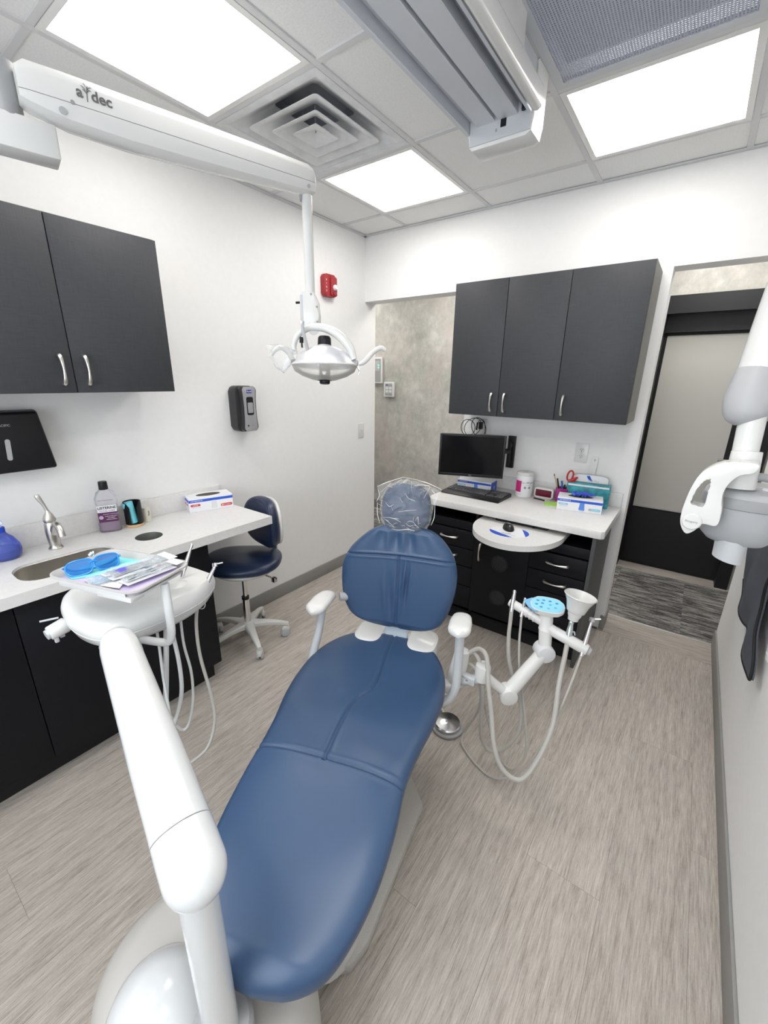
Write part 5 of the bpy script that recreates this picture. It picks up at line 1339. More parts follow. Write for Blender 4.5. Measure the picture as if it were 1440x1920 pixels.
hang('dental_handpiece', 'slim steel handpiece standing up behind the tray corner', (0.993, -2.143, 1.036), (1.022, -2.205, 0.951), 0.0068, hr_=0.0042,
     hose=[(1.042, -2.230, 0.892), (1.062, -2.247, 0.839), (1.072, -2.254, 0.748), (1.088, -2.252, 0.654), (1.101, -2.265, 0.565), (1.115, -2.295, 0.499), (1.110, -2.317, 0.485), (1.109, -2.338, 0.539), (1.101, -2.355, 0.618), (1.095, -2.376, 0.754), (1.090, -2.387, 0.882)])
for i, (lb, ps, r) in enumerate((('grey hose hanging under the head beside the tray arm elbow', [(1.058, -2.276, 0.892), (1.070, -2.282, 0.820), (1.087, -2.284, 0.713), (1.102, -2.295, 0.627), (1.107, -2.316, 0.564), (1.127, -2.353, 0.532), (1.154, -2.392, 0.564), (1.191, -2.429, 0.691), (1.201, -2.440, 0.860)], 0.0062),
        ('thick grey hose hanging straight down left of the tray arm', [(1.065, -2.289, 0.903), (1.067, -2.292, 0.860), (1.073, -2.312, 0.742), (1.090, -2.335, 0.648), (1.123, -2.364, 0.580), (1.175, -2.398, 0.585), (1.207, -2.429, 0.733), (1.212, -2.451, 0.860)], 0.0078),
        ('thin grey hose hanging in the middle of the hose bundle', [(1.057, -2.318, 0.892), (1.060, -2.320, 0.846), (1.073, -2.327, 0.770), (1.097, -2.340, 0.694), (1.124, -2.351, 0.619), (1.154, -2.366, 0.564), (1.191, -2.398, 0.606), (1.217, -2.440, 0.839)], 0.0042),
        ('short thick hose leftmost under the head beside the arm', [(1.045, -2.372, 0.892), (1.049, -2.372, 0.840), (1.069, -2.381, 0.754), (1.106, -2.398, 0.648), (1.159, -2.419, 0.627), (1.207, -2.440, 0.733), (1.212, -2.456, 0.860)], 0.0075))):
    tag(obj('supply_hose', tube(ps, r, 10, 6), HOSEW), lb, 'hose', 'hoses under the delivery head')

# ================================================================== OPERATING LIGHT
lp = thing('operating_light', 'white ceiling arm with dental operating light hanging over the chair', 'lamp', (0.87, -1.45, 1.55))
A0 = Vector((0.690, -2.275, 0)); A1 = Vector((0.882, -1.428, 0)); dd = (A1-A0).normalized(); nn = Vector((dd.y, -dd.x, 0)); LA = (A1-A0).length
def armring(t, zb, zt, w, part):
    c = A0+dd*t; o = []
    h = zt-zb
    if part == 'up':
        prof = [(-w, zb), (w, zb), (w, zt-0.030*min(1, h/0.08)), (w*0.90, zt-0.012), (w*0.62, zt), (-w*0.62, zt), (-w*0.90, zt-0.012), (-w, zt-0.030*min(1, h/0.08))]
    else:
        prof = [(w*0.985, zt), (-w*0.985, zt), (-w*0.985, zt-h*0.35), (-w*0.86, zb+h*0.22), (-w*0.5, zb+h*0.03), (0, zb), (w*0.5, zb+h*0.03), (w*0.86, zb+h*0.22), (w*0.985, zt-h*0.35)]
    return [(c.x+nn.x*x, c.y+nn.y*x, z) for x, z in prof]
TS = [0.0, 0.02, 0.10, 0.25, 0.45, 0.65, LA-0.03, LA-0.008, LA]
ZT = [2.285, 2.301, 2.304, 2.306, 2.310, 2.313, 2.313, 2.306, 2.290]
ZS = [2.234, 2.234, 2.236, 2.240, 2.246, 2.252, 2.258, 2.258, 2.258]
ZB = [2.216, 2.207, 2.190, 2.187, 2.197, 2.209, 2.222, 2.222, 2.226]
WD = [0.040, 0.044, 0.046, 0.046, 0.043, 0.039, 0.034, 0.032, 0.026]
obj('arm_cover', rings([armring(t, zs, zt, w, 'up') for t, zs, zt, w in zip(TS, ZS, ZT, WD)]), WHITEP, lp)
obj('arm_housing', rings([armring(t, zb, zs-0.0012, w, 'lo') for t, zs, zb, w in zip(TS, ZS, ZB, WD)]), WHITEP, lp)
# screws and logo on the camera side of the arm
SD = basis(A0+nn*0.0462+Vector((0, 0, 0)), dd, (0, 0, 1), (nn.x, nn.y, 0))
obj('cover_screw', lathe([(0.0085, 0), (0.0085, 0.0015), (0.002, 0.0015)], SD @ TR(0.085, 2.212, -0.001), 20), GREYP, lp)
obj('cover_screw', lathe([(0.0050, 0), (0.0050, 0.0015), (0.001, 0.0015)], SD @ TR(0.110, 2.238, -0.001), 16), MIDG, lp)
obj('cover_screw', lathe([(0.0065, 0), (0.0065, 0.0015), (0.001, 0.0015)], SD @ TR(LA-0.035, 2.240, -0.0135), 16), GREYP, lp)
TXm = SD @ TR(0.165, 2.266, 0.0006)
LOGO = mat('logo_grey', (0.13, 0.125, 0.12), 0.5)
text('a', 0.034, TXm @ TR(-0.036, 0, 0), LOGO, lp, bold=0.0008)
text('dec', 0.034, TXm @ TR(0.014, 0, 0), LOGO, lp, bold=0.0008)
lf = bmesh.new()
tube([(-0.020, -0.016, 0), (-0.019, 0.0, 0), (-0.016, 0.018, 0)], 0.0010, 6, 3, bm=lf, M=TXm)
for (ax, ay, bx_, by_) in ((-0.019, 0.004, -0.031, 0.016), (-0.018, 0.008, -0.006, 0.018), (-0.018, 0.012, -0.025, 0.022), (-0.019, 0.000, -0.028, 0.008), (-0.018, 0.004, -0.008, 0.010)):
    tube([(ax, ay, 0), ((ax+bx_)/2-0.001, (ay+by_)/2+0.003, 0), (bx_, by_, 0)], [0.0006, 0.0018, 0.0005], 6, 3, bm=lf, M=TXm, asp=0.4)
obj('leaf_emblem', lf, LOGO, lp)
# pivot block and link to the ceiling post
obj('pivot_block', bx(-0.09, 0.070, 0.0, 0.085, 2.115, 2.195, 0.006, M=basis(A0+nn*-0.005, dd, -nn, (0, 0, 1))), WHITEP, lp)
obj('pivot_hub', cyl(A0-dd*0.022-nn*0.035+Vector((0, 0, 2.18)), A0-dd*0.022-nn*0.035+Vector((0, 0, 2.305)), 0.030), MIDG, lp)
obj('fixed_arm', tube([A0-dd*0.07+nn*-0.045+Vector((0, 0, 2.155)), (0.50, -2.40, 2.155), (0.34, -2.46, 2.155)], 0.040, 18, 3), WHITEP, lp)
obj('ceiling_post', cyl((0.34, -2.46, 2.08), (0.34, -2.46, H-0.001), 0.036), WHITEP, lp)
# drop tube and switch box
qx, qy = 0.872, -1.449
obj('tube_boot', cyl((qx-0.012, qy-0.006, 2.205), (qx-0.012, qy-0.006, 2.235), 0.014, 0.018), MIDG, lp)
obj('drop_tube', cyl((qx, qy, 1.875), (qx, qy, 2.24), 0.0195, 0.0195), WHITEP, lp)
yaw = math.radians(36)
LM = TR(qx, qy, 0) @ RZ(yaw)     # local x towards the right of the picture, y away
b = prism([(-0.034, 1.765), (-0.030, 1.755), (0.010, 1.745), (0.036, 1.752), (0.037, 1.80), (0.034, 1.850), (0.018, 1.885), (-0.008, 1.892), (-0.028, 1.885), (-0.037, 1.872)], -0.030, 0.030, LM @ RX(PI/2), 0.008)
obj('switch_box', b, WHITEP, lp)
obj('box_seam', bx(-0.0385, -0.026, -0.0315, 0.0315, 1.768, 1.876, 0.003, M=LM), COOLW, lp)
obj('toggle', cyl(LM @ Vector((-0.038, -0.02, 1.848)), LM @ Vector((-0.056, -0.026, 1.846)), 0.0045, n=10), BLACK, lp)
for x, z in ((0.008, 1.878), (0.030, 1.832), (0.030, 1.776)):
    obj('box_screw', lathe([(0.0045, 0), (0.004, 0.0015), (0.001, 0.0015)], LM @ TR(x, -0.0300, z) @ RX(PI/2), 12), MIDG, lp)
# yoke
LC = Vector((0.975, -1.478, 0))
LM2 = TR(LC.x, LC.y, 0) @ RZ(yaw)
def L2(x, y, z): return LM2 @ Vector((x, y, z))
yk = tube([(-0.125, 0.01, 1.648), (-0.128, 0.01, 1.685), (-0.105, 0.01, 1.725), (-0.060, 0.01, 1.750), (0.0, 0.01, 1.748), (0.055, 0.0, 1.722), (0.098, -0.005, 1.678), (0.118, -0.01, 1.630)], [0.010, 0.011, 0.012, 0.014, 0.016, 0.018, 0.017, 0.012], 14, 6, M=LM2)
obj('yoke', yk, WHITEP, lp)
obj('yoke_neck', cyl((qx+0.015, qy-0.005, 1.76), L2(-0.045, 0.008, 1.742), 0.022), WHITEP, lp)
obj('rod', tube([L2(-0.085, -0.02, 1.765), L2(-0.080, -0.03, 1.730), L2(-0.064, -0.03, 1.655)], [0.0075, 0.0065, 0.0075], 10, 3), GREYP, lp)
obj('rod_nut', cyl(L2(-0.086, -0.02, 1.768), L2(-0.0855, -0.02, 1.757), 0.009, n=8), CHROME, lp)
obj('small_knob', join(cyl(L2(-0.093, -0.01, 1.690), L2(-0.092, -0.01, 1.712), 0.008, n=12), cyl(L2(-0.091, -0.01, 1.672), L2(-0.092, -0.01, 1.690), 0.0035, n=8)), BLACK, lp)
# reflector: boat shaped dish seen from behind/below, opening down
REF = mat('brushed_reflector', (0.78, 0.79, 0.83), 0.36, 0.6)
def boat(prof, M, n=56, bm=None, caps=True):
    rs = []
    for wx_, wy_, z, up in prof:
        ring = []
        for k in range(n):
            a = 2*PI*k/n; c, s = math.cos(a), math.sin(a)
            ring.append((wx_*c, wy_*s, z+up*(abs(c)**2.2)))
        rs.append(ring)
    return rings(rs, bm, M=M, caps=caps)
RM = LM2 @ TR(-0.004, 0.0, 1.600) @ RX(math.radians(-8))
obj('reflector', boat([(0.128, 0.072, 0.0, 0.006), (0.126, 0.070, 0.010, 0.004), (0.114, 0.066, 0.032, 0.0), (0.092, 0.058, 0.056, 0.0), (0.058, 0.044, 0.074, 0.0), (0.024, 0.022, 0.076, 0.0), (0.0235, 0.0215, 0.074, 0), (0.10, 0.060, 0.030, 0), (0.124, 0.068, 0.008, 0.004)], RM, caps=False), REF, lp)
SHD = film('clear_shield', (0.97, 0.95, 0.90), 0.26, 0.15)
obj('shield', boat([(0.130, 0.074, 0.012, 0.006), (0.1335, 0.077, 0.0, 0.004), (0.122, 0.072, -0.018, 0.0), (0.092, 0.060, -0.036, 0.0), (0.050, 0.040, -0.050, 0.0), (0.030, 0.028, -0.053, 0)], RM, caps=False), SHD, lp)
obj('rim_band', boat([(0.1335, 0.077, 0.001, 0.004), (0.1355, 0.079, 0.003, 0.004), (0.1345, 0.078, 0.007, 0.004), (0.131, 0.075, 0.006, 0.004)], RM, caps=False), WHITEP, lp)
obj('lamp_back', lathe([(0.030, 0.070), (0.031, 0.078), (0.028, 0.082), (0.0275, 0.084)], RM, 32), GREYP, lp)
obj('knob_cap', lathe([(0.027, 0.083), (0.0275, 0.086), (0.026, 0.112), (0.022, 0.118), (0.002, 0.119)], RM @ TR(0, 0, 0), 32), BLACK, lp)
obj('bulb_holder', lathe([(0.022, 0.010), (0.022, -0.052), (0.0, -0.052)], RM, 28), mat('bulb_grey', (0.12, 0.115, 0.11), 0.3, 0.4), lp)
obj('bulb_band', lathe([(0.0225, -0.022), (0.0228, -0.020), (0.0228, -0.034), (0.0225, -0.036)], RM, 28, caps=False), CHROME, lp)
obj('bulb_cap', lathe([(0.020, -0.053), (0.0215, -0.055), (0.0215, -0.063), (0.018, -0.067), (0.001, -0.068)], RM, 28), BLACK, lp)
for s in (-1, 1):
    br = box((s*0.124, 0, 0.018), (0.026, 0.030, 0.020), RM, 0.005)
    obj('handle_bracket', br, GREYP, lp)
obj('handle', tube([(0.135, 0, 1.615), (0.160, 0.0, 1.625), (0.195, 0.005, 1.662), (0.225, 0.012, 1.677), (0.244, 0.015, 1.670)], [0.010, 0.011, 0.0105, 0.010, 0.0085], 14, 6, M=LM2), WHITEP, lp)
obj('handle', tube([(-0.130, 0, 1.622), (-0.150, 0.0, 1.655), (-0.175, -0.005, 1.672), (-0.200, -0.010, 1.664), (-0.216, -0.012, 1.644)], [0.010, 0.0105, 0.0105, 0.010, 0.0085], 14, 6, M=LM2), WHITEP, lp)
obj('latch', tube([(0.132, -0.02, 1.602), (0.140, -0.024, 1.585), (0.136, -0.024, 1.572)], 0.003, 8, 4, M=LM2), CHROME, lp)
# plastic sleeve on the left handle
b = bmesh.new(); g = []
for i in range(15):
    t = i/14; cx = -0.225+0.105*t; cz = 1.664-0.030*math.sin(t*3)*0-0.02*t
    row = []
    for k in range(22):
        a = 2*PI*k/22; rr = 0.018+0.030*math.sin(PI*min(1, t*1.15))*(1 if math.sin(a) < 0 else 0.25)
        nz_ = 1+0.35*mn.noise(Vector((t*5, a*1.3, 4)))
        row.append(b.verts.new(LM2 @ Vector((cx+0.010*math.sin(a*2), rr*0.5*math.cos(a)*nz_-0.008, cz+rr*math.sin(a)*nz_*(1.5 if math.sin(a) < 0 else 1)))))
    g.append(row)
for i in range(14):
    for k in range(22): b.faces.new((g[i][k], g[i][(k+1) % 22], g[i+1][(k+1) % 22], g[i+1][k]))
tag(obj('handle_sleeve', b, film('sleeve_film', (1, 1, 1), 0.10, 0.15, bump=0.3, scale=40), None, smooth=0.8), 'clear plastic sleeve hanging on left handle of lamp', 'plastic cover')

# ================================================================== CEILING TRACK
tk = thing('ceiling_track', 'long grey metal ceiling track with ribbed underside and end box', 'track', (1.48, -2.2, 2.36))
y0, y1 = -3.70, -1.105
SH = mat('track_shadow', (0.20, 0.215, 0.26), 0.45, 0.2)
b = bx(1.362, 1.372, y0, y1, 2.415, H-0.001); bx(1.590, 1.600, y0, y1, 2.415, H-0.001, bm=b); bx(1.372, 1.590, y0, y1, 2.465, 2.475, bm=b)
obj('channel', b, ALU, tk)
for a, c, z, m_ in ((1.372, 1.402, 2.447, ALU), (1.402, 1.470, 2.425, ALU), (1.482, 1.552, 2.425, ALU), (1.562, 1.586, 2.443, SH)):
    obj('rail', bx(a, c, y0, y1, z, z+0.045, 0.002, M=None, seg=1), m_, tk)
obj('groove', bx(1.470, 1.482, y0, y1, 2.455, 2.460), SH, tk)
obj('edge_lip', bx(1.360, 1.374, y0, y1, 2.408, 2.416, 0.002, seg=1), ALU, tk)
b = prism([(1.366, 2.410), (1.372, 2.372), (1.384, 2.360), (1.582, 2.360), (1.600, 2.370), (1.606, 2.41), (1.608, H-0.001), (1.366, H-0.001)], -0.0, 0.10, basis((0, -1.003, 0), (1, 0, 0), (0, 0, 1), (0, -1, 0)), 0.004)
obj('end_box', b, WHITEP, tk)
obj('end_plate', bx(1.376, 1.598, -1.108, -1.103, 2.372, 2.46), COOLW, tk)
obj('socket', bx(1.492, 1.512, -1.1095, -1.1078, 2.402, 2.432), BLACK, tk)
obj('socket', bx(1.474, 1.480, -1.1095, -1.1078, 2.394, 2.402), MIDG, tk)
obj('side_tube', join(prism(rrect(0.036, 0.066, 0.014, 5), 0, 2.62, basis((1.628, -1.14, 2.432), (1, 0, 0), (0, 0, 1), (0, -1, 0)), 0.003), bx(1.61, 1.63, -3.0, -1.3, 2.46, H-0.001)), WHITEP, tk)
obj('stop_pin', cyl((1.574, -1.118, 2.425), (1.574, -1.118, 2.450), 0.007, n=12), SOOT, tk)

# ================================================================== ASSISTANT ARM
aa = thing('assistant_arm', 'white jointed assistant arm with instrument bar beside the chair', 'dental unit', (1.72, -1.50, 0.35))
obj('mount_tube', tube([(1.52, -1.58, 0.372), (1.60, -1.53, 0.375), (1.66, -1.50, 0.375)], 0.030, 16, 3), WHITEP, aa)
obj('mount_collar', cyl((1.655, -1.482, 0.385), (1.668, -1.462, 0.535), 0.040, 0.029, bev=0.005), WHITEP, aa)
obj('mount_arm', tube([(1.66, -1.49, 0.405), (1.70, -1.49, 0.425), (1.752, -1.462, 0.440)], [0.020, 0.020, 0.018], 12, 4), COOLW, aa)
obj('clamp', box((1.715, -1.487, 0.435), (0.055, 0.030, 0.034), None, 0.005), COOLW, aa)
obj('clamp_screw', cyl((1.712, -1.5045, 0.435), (1.711, -1.500, 0.435), 0.0055, n=10), MIDG, aa)
obj('knuckle', lathe([(0.026, -0.045), (0.030, -0.040), (0.030, 0.018), (0.027, 0.026), (0.002, 0.030)], TR(1.755, -1.455, 0.475), 32), WHITEP, aa)
obj('lower_arm', tube([(1.757, -1.452, 0.455), (1.80, -1.425, 0.41), (1.838, -1.398, 0.372)], [0.022, 0.020, 0.020], 14, 4), WHITEP, aa)
dj = (Vector((0.60, -0.80, 0.0))).normalized()
j0 = Vector((1.842, -1.392, 0.366))
obj('lower_joint', cyl(j0-dj*0.030, j0+dj*0.030, 0.035, n=32, bev=0.005), WHITEP, aa)
j1 = Vector((1.926, -1.252, 0.520))
obj('upper_arm', tube([j0+Vector((0.0, 0.0, 0.0)), (j0+j1)/2, j1], [0.029, 0.028, 0.026], 18, 3), WHITEP, aa)
obj('elbow', cyl(j1-dj*0.034, j1+dj*0.030, 0.037, n=36, bev=0.006), GLOSSW, aa)
obj('riser', rings([[(1.926+(-0.025)*t+x*w, -1.250+0.048*t+y*w, 0.535+0.145*t) for x, y in sell(1, 1, 2.2, 28)] for t, w in ((0, 0.024), (0.45, 0.026), (0.50, 0.028), (0.53, 0.026), (0.9, 0.027), (1.0, 0.034))]), WHITEP, aa)
# bars
bd = Vector((0.155, -0.02, -0.048)).normalized()
bL0 = Vector((1.752, -1.213, 0.668)); bL1 = Vector((1.895, -1.222, 0.632))
obj('holder_bar', cyl(bL0, bL1, 0.0175, 0.019, bev=0.006), WHITEP, aa)
for k in range(3): obj('bar_ring', cyl(bL0+(bL1-bL0)*(0.56+0.11*k), bL0+(bL1-bL0)*(0.60+0.11*k), 0.0215, n=24), WHITEP, aa)
bR0 = Vector((1.925, -1.224, 0.612)); bR1 = Vector((2.078, -1.232, 0.578))
obj('holder_bar', cyl(bR0, bR1, 0.022, 0.0225, bev=0.008), WHITEP, aa)
obj('bar_cap', cyl(bR1, bR1+(bR1-bR0).normalized()*0.010, 0.017, 0.013), GREYP, aa)
# keypad, tilted disc
KP = TR(1.902, -1.200, 0.700) @ RZ(math.radians(15)) @ RX(math.radians(16))
obj('keypad_body', prism(sell(0.066, 0.044, 2.6, 40), -0.020, 0.0, KP, 0.004), WHITEP, aa)
KB = mat('keypad_blue', (0.25, 0.62, 0.80), 0.4)
kp = obj('keypad_face', prism(sell(0.062, 0.040, 2.6, 40), 0.0, 0.0015, KP, 0.0), KB, aa)
DB2 = mat('keypad_dark', (0.03, 0.22, 0.50), 0.4)
for (x, y) in ((-0.038, 0.014), (-0.016, 0.020), (0.008, 0.020), (0.034, 0.014), (-0.042, -0.008), (-0.024, -0.020), (0.004, -0.022), (0.030, -0.012), (-0.020, 0.002), (0.010, 0.0)):
    obj('button', prism(sell(0.0062, 0.0042, 2, 14), 0.0015, 0.0022, KP @ TR(x, y, 0)), DB2 if (x < 0 or y > 0) else mat('keypad_mid', (0.10, 0.42, 0.70), 0.4), kp)
obj('keypad_film', prism([(-0.060, 0.030), (-0.092, 0.004), (-0.070, -0.030), (-0.045, -0.045), (-0.030, -0.040), (-0.055, 0.0)], -0.006, -0.003, KP), mat('film_blue', (0.16, 0.42, 0.70), 0.3), aa)
# instruments on the arm
cv = thing('suction_funnel', 'white funnel shaped suction cup fitted on hose at the bar', 'funnel', (2.002, -1.205, 0.66))
CM = Matrix.Translation((2.002, -1.202, 0.668)) @ Matrix.Scale(1.13, 4) @ RX(math.radians(-8)) @ RY(math.radians(6))
obj('funnel', lathe([(0.012, 0.0), (0.017, 0.002), (0.018, 0.012), (0.022, 0.020), (0.0235, 0.030), (0.030, 0.036), (0.033, 0.048), (0.038, 0.066), (0.050, 0.090), (0.0535, 0.0935), (0.052, 0.096), (0.046, 0.086), (0.034, 0.060), (0.020, 0.030), (0.006, 0.026)], CM, 36, caps=False), WHITEP, cv)
t = hang('suction_valve', 'clear bodied chrome suction valve below white funnel', (2.000, -1.208, 0.668), (2.002, -1.235, 0.585), 0.0135, m=mat('tinted_chrome', (0.55, 0.60, 0.60), 0.2, 0.7), hr_=0.0090, hm=HOSE, cat='suction tip',
     hose=[(2.006, -1.265, 0.54), (2.014, -1.34, 0.47), (2.030, -1.43, 0.345), (2.010, -1.52, 0.235), (1.975, -1.572, 0.180), (1.915, -1.585, 0.200), (1.868, -1.567, 0.262), (1.828, -1.520, 0.360), (1.795, -1.49, 0.450), (1.762, -1.448, 0.535), (1.722, -1.43, 0.545), (1.690, -1.455, 0.525), (1.668, -1.475, 0.49)])
obj('lever', tube([(2.012, -1.228, 0.632), (2.020, -1.236, 0.640), (2.024, -1.238, 0.628)], 0.003, 8, 3), GREYP, t)
t = hang('suction_valve', 'tall chrome suction valve at the left end of holder bar', (1.766, -1.202, 0.722), (1.772, -1.238, 0.640), 0.0100, hr_=0.0080, hm=HOSE, cat='suction tip',
     hose=[(1.776, -1.246, 0.600), (1.782, -1.262, 0.53), (1.802, -1.285, 0.440), (1.845, -1.300, 0.34), (1.886, -1.318, 0.255), (1.893, -1.345, 0.160), (1.852, -1.372, 0.070), (1.800, -1.392, 0.045), (1.764, -1.402, 0.090), (1.758, -1.425, 0.20), (1.765, -1.450, 0.34), (1.765, -1.465, 0.42)])
t = hang('saliva_ejector', 'short chrome saliva ejector valve beside the blue keypad', (1.812, -1.200, 0.700), (1.815, -1.238, 0.630), 0.0085, hr_=0.0048, hm=HOSE, cat='suction tip',
     hose=[(1.820, -1.246, 0.59), (1.828, -1.262, 0.52), (1.850, -1.290, 0.42), (1.892, -1.325, 0.30), (1.925, -1.345, 0.18), (1.938, -1.370, 0.085), (1.905, -1.395, 0.020), (1.860, -1.392, 0.022), (1.818, -1.378, 0.062), (1.782, -1.375, 0.15), (1.758, -1.405, 0.28), (1.755, -1.44, 0.41)])
t = hang('air_syringe', 'long chrome air syringe at the right end of holder bar', (2.066, -1.188, 0.685), (2.060, -1.252, 0.560), 0.0085, hr_=0.0048, hm=HOSE, cat='syringe',
     hose=[(2.055, -1.285, 0.51), (2.040, -1.36, 0.40), (2.010, -1.42, 0.27), (1.975, -1.45, 0.15), (1.92, -1.47, 0.055), (1.85, -1.478, 0.012), (1.78, -1.462, 0.007), (1.72, -1.432, 0.006), (1.672, -1.395, 0.012), (1.672, -1.360, 0.050), (1.712, -1.372, 0.16), (1.742, -1.41, 0.28), (1.745, -1.455, 0.42)],
     extra=join(cyl((2.066, -1.188, 0.682), (2.066, -1.186, 0.694), 0.0105, n=14), cyl((2.070, -1.186, 0.690), (2.094, -1.176, 0.694), 0.0030, n=8)))
tag(obj('supply_hose', tube([(1.668, -1.465, 0.50), (1.70, -1.44, 0.525), (1.735, -1.445, 0.50), (1.757, -1.470, 0.46)], 0.0085, 10, 6), HOSE), 'thick grey hose looping from the mount collar to the knuckle', 'hose')
tag(obj('supply_hose', tube([(1.672, -1.462, 0.46), (1.70, -1.45, 0.475), (1.735, -1.462, 0.47)], 0.0075, 10, 6), HOSE), 'short grey hose below the loop at the mount collar', 'hose')

# ================================================================== X-RAY HEAD
xr = thing('xray_head', 'white and grey dental x-ray head on an arm by the right wall', 'x-ray unit', (2.36, -1.50, 1.15))
obj('arm_tube', tube([(2.336, -1.440, 1.570), (2.345, -1.425, 1.68), (2.358, -1.405, 1.82), (2.375, -1.375, 2.02), (2.385, -1.36, 2.12)], [0.042, 0.043, 0.044, 0.046, 0.046], 28, 5), WHITEP, xr)
obj('joint_shell', tube([(2.338, -1.437, 1.583), (2.335, -1.443, 1.565), (2.333, -1.450, 1.52), (2.336, -1.455, 1.487), (2.340, -1.456, 1.468)], [0.0445, 0.0455, 0.050, 0.044, 0.024], 32, 6), GREYP, xr)
obj('joint_side', tube([(2.345, -1.450, 1.515), (2.385, -1.425, 1.515), (2.40, -1.415, 1.515)], [0.040, 0.040, 0.030], 24, 3), GREYP, xr)
obj('neck', cyl((2.352, -1.470, 1.36), (2.347, -1.460, 1.490), 0.0255, 0.0265), WHITEP, xr)
obj('collar', cyl((2.356, -1.482, 1.315), (2.353, -1.472, 1.405), 0.0325, 0.0300, bev=0.002), WHITEP, xr)
# yoke handle: flat curved loop; picture frame basis
ex = Vector((0.995, -0.10, 0)).normalized(); ey = Vector((0.10, 0.995, 0)).normalized()
def XP(x, y, z): return Vector((2.344, -1.526, 1.29))+ex*x+ey*y+Vector((0, 0, z))
outp = [(-0.014, 0.098), (-0.043, 0.087), (-0.069, 0.060), (-0.082, 0.012), (-0.087, -0.040), (-0.083, -0.072), (-0.068, -0.092), (-0.052, -0.080), (-0.040, -0.060), (-0.013, -0.058), (-0.011, -0.024), (-0.017, 0.014), (-0.012, 0.044), (0.004, 0.068), (0.027, 0.078), (0.030, 0.098)]
hole = [(-0.046, 0.052), (-0.056, 0.048), (-0.065, 0.032), (-0.072, 0.006), (-0.074, -0.014), (-0.061, -0.018), (-0.047, -0.016), (-0.045, 0.017), (-0.044, 0.040)]
def frame_plate(o, h, z0, z1, M):
    bm = bmesh.new(); es = []
    res_o = [Vector((p.x, p.y, 0)) for p in spline([(x, y, 0) for x, y in o]+[(o[0][0], o[0][1], 0)], 4)][:-1]
    res_h = [Vector((p.x, p.y, 0)) for p in spline([(x, y, 0) for x, y in h]+[(h[0][0], h[0][1], 0)], 4)][:-1]
    tops = []
    for lp in (res_o, res_h):
        vs = [bm.verts.new((p.x, p.y, z1)) for p in lp]; tops.append(vs)
        for i in range(len(vs)): es.append(bm.edges.new((vs[i], vs[(i+1) % len(vs)])))
    bmesh.ops.triangle_fill(bm, use_beauty=True, edges=es)
    low = {v: bm.verts.new((v.co.x, v.co.y, z0)) for vs in tops for v in vs}
    for f in list(bm.faces): bm.faces.new([low[v] for v in reversed(f.verts)])
    rim = []
    for vs in tops:
        for i in range(len(vs)):
            a, c = vs[i], vs[(i+1) % len(vs)]; bm.faces.new((a, c, low[c], low[a])); rim.append(bm.edges.get((a, c)))
    bmesh.ops.bevel(bm, geom=rim, offset=0.006, segments=3, affect='EDGES', profile=0.5, clamp_overlap=True)
    for v in bm.verts: v.co = M @ v.co
    return bm
XM = basis(XP(0, 0.004, 0), ex, (0, 0, 1), -ey)   # x right, y up, z towards the camera
obj('yoke_handle', frame_plate(outp, hole, -0.016, 0.034, XM), WHITEP, xr)
cap = obj('pivot_cap', lathe([(0.0205, 0), (0.0205, 0.005), (0.018, 0.008), (0.001, 0.0085)], XM @ TR(-0.062, -0.058, 0.033), 32), WHITEP, xr)
text('Progeny', 0.008, XM @ TR(-0.062, -0.057, 0.0417), MIDG, cap, depth=0.0002)
# tube head: squashed drum
rs = []
for z, k, o_ in ((-0.112, 0.45, 0), (-0.107, 0.70, 0), (-0.088, 0.90, 0), (-0.055, 0.98, 0), (-0.01, 1.02, 0.002), (0.010, 1.03, 0.003)):
    rs.append([XP(0.026+x*k+o_, 0.105+y*k, z-0.012) for x, y in sell(0.088, 0.085, 2.4, 44)])
obj('tube_head', rings(rs), mat('xray_grey', (0.40, 0.415, 0.43), 0.38), xr)
rs = []
for z, k, o_ in ((0.0102, 1.035, 0.003), (0.020, 1.02, 0.004), (0.030, 0.95, 0.005), (0.036, 0.80, 0.006), (0.038, 0.5, 0.006)):
    rs.append([XP(0.026+x*k+o_, 0.105+y*k, z-0.012) for x, y in sell(0.088, 0.085, 2.4, 44)])
obj('head_cover', rings(rs), GREYP, xr)
obj('grey_band', rings([[XP(0.029+x*k, 0.105+y*k, z-0.012) for x, y in sell(0.088, 0.085, 2.4, 44)] for z, k in ((-0.012, 1.02), (-0.010, 1.05), (0.012, 1.055), (0.016, 1.03))], caps=False), MIDG, xr)
obj('grab_handle', tube([XP(-0.024, 0.05, -0.02), XP(-0.018, 0.05, 0.026), XP(0.006, 0.05, 0.052), XP(0.042, 0.05, 0.058), XP(0.080, 0.06, 0.050), XP(0.105, 0.07, 0.022)], [0.014, 0.0125, 0.011, 0.010, 0.011, 0.013], 12, 6), MIDG, xr)
obj('rating_label', box((0.0, 0.0, 0.0), (0.040, 0.030, 0.0008), basis(XP(0.045, 0.060, 0.0255), ex, ey, (0, 0, 1)) @ RX(math.radians(14))), PAPER, xr)
b = bmesh.new()
for k in range(4): box((-0.004, 0.010-0.006*k, 0.0008), (0.022-0.003*(k % 2), 0.0018, 0.0004), basis(XP(0.045, 0.060, 0.0255), ex, ey, (0, 0, 1)) @ RX(math.radians(14)), bm=b)
obj('label_print', b, MIDG, xr)
obj('cone', rings([[XP(0.022+dx+r*math.cos(2*PI*k/36), 0.07+r*math.sin(2*PI*k/36), z-0.006*math.cos(2*PI*k/36)*(z < -0.12)) for k in range(36)] for z, r, dx in ((-0.110, 0.034, 0.0), (-0.166, 0.0315, 0.0), (-0.165, 0.0285, 0.0), (-0.11, 0.031, 0.0))], caps=False), COOLW, xr)

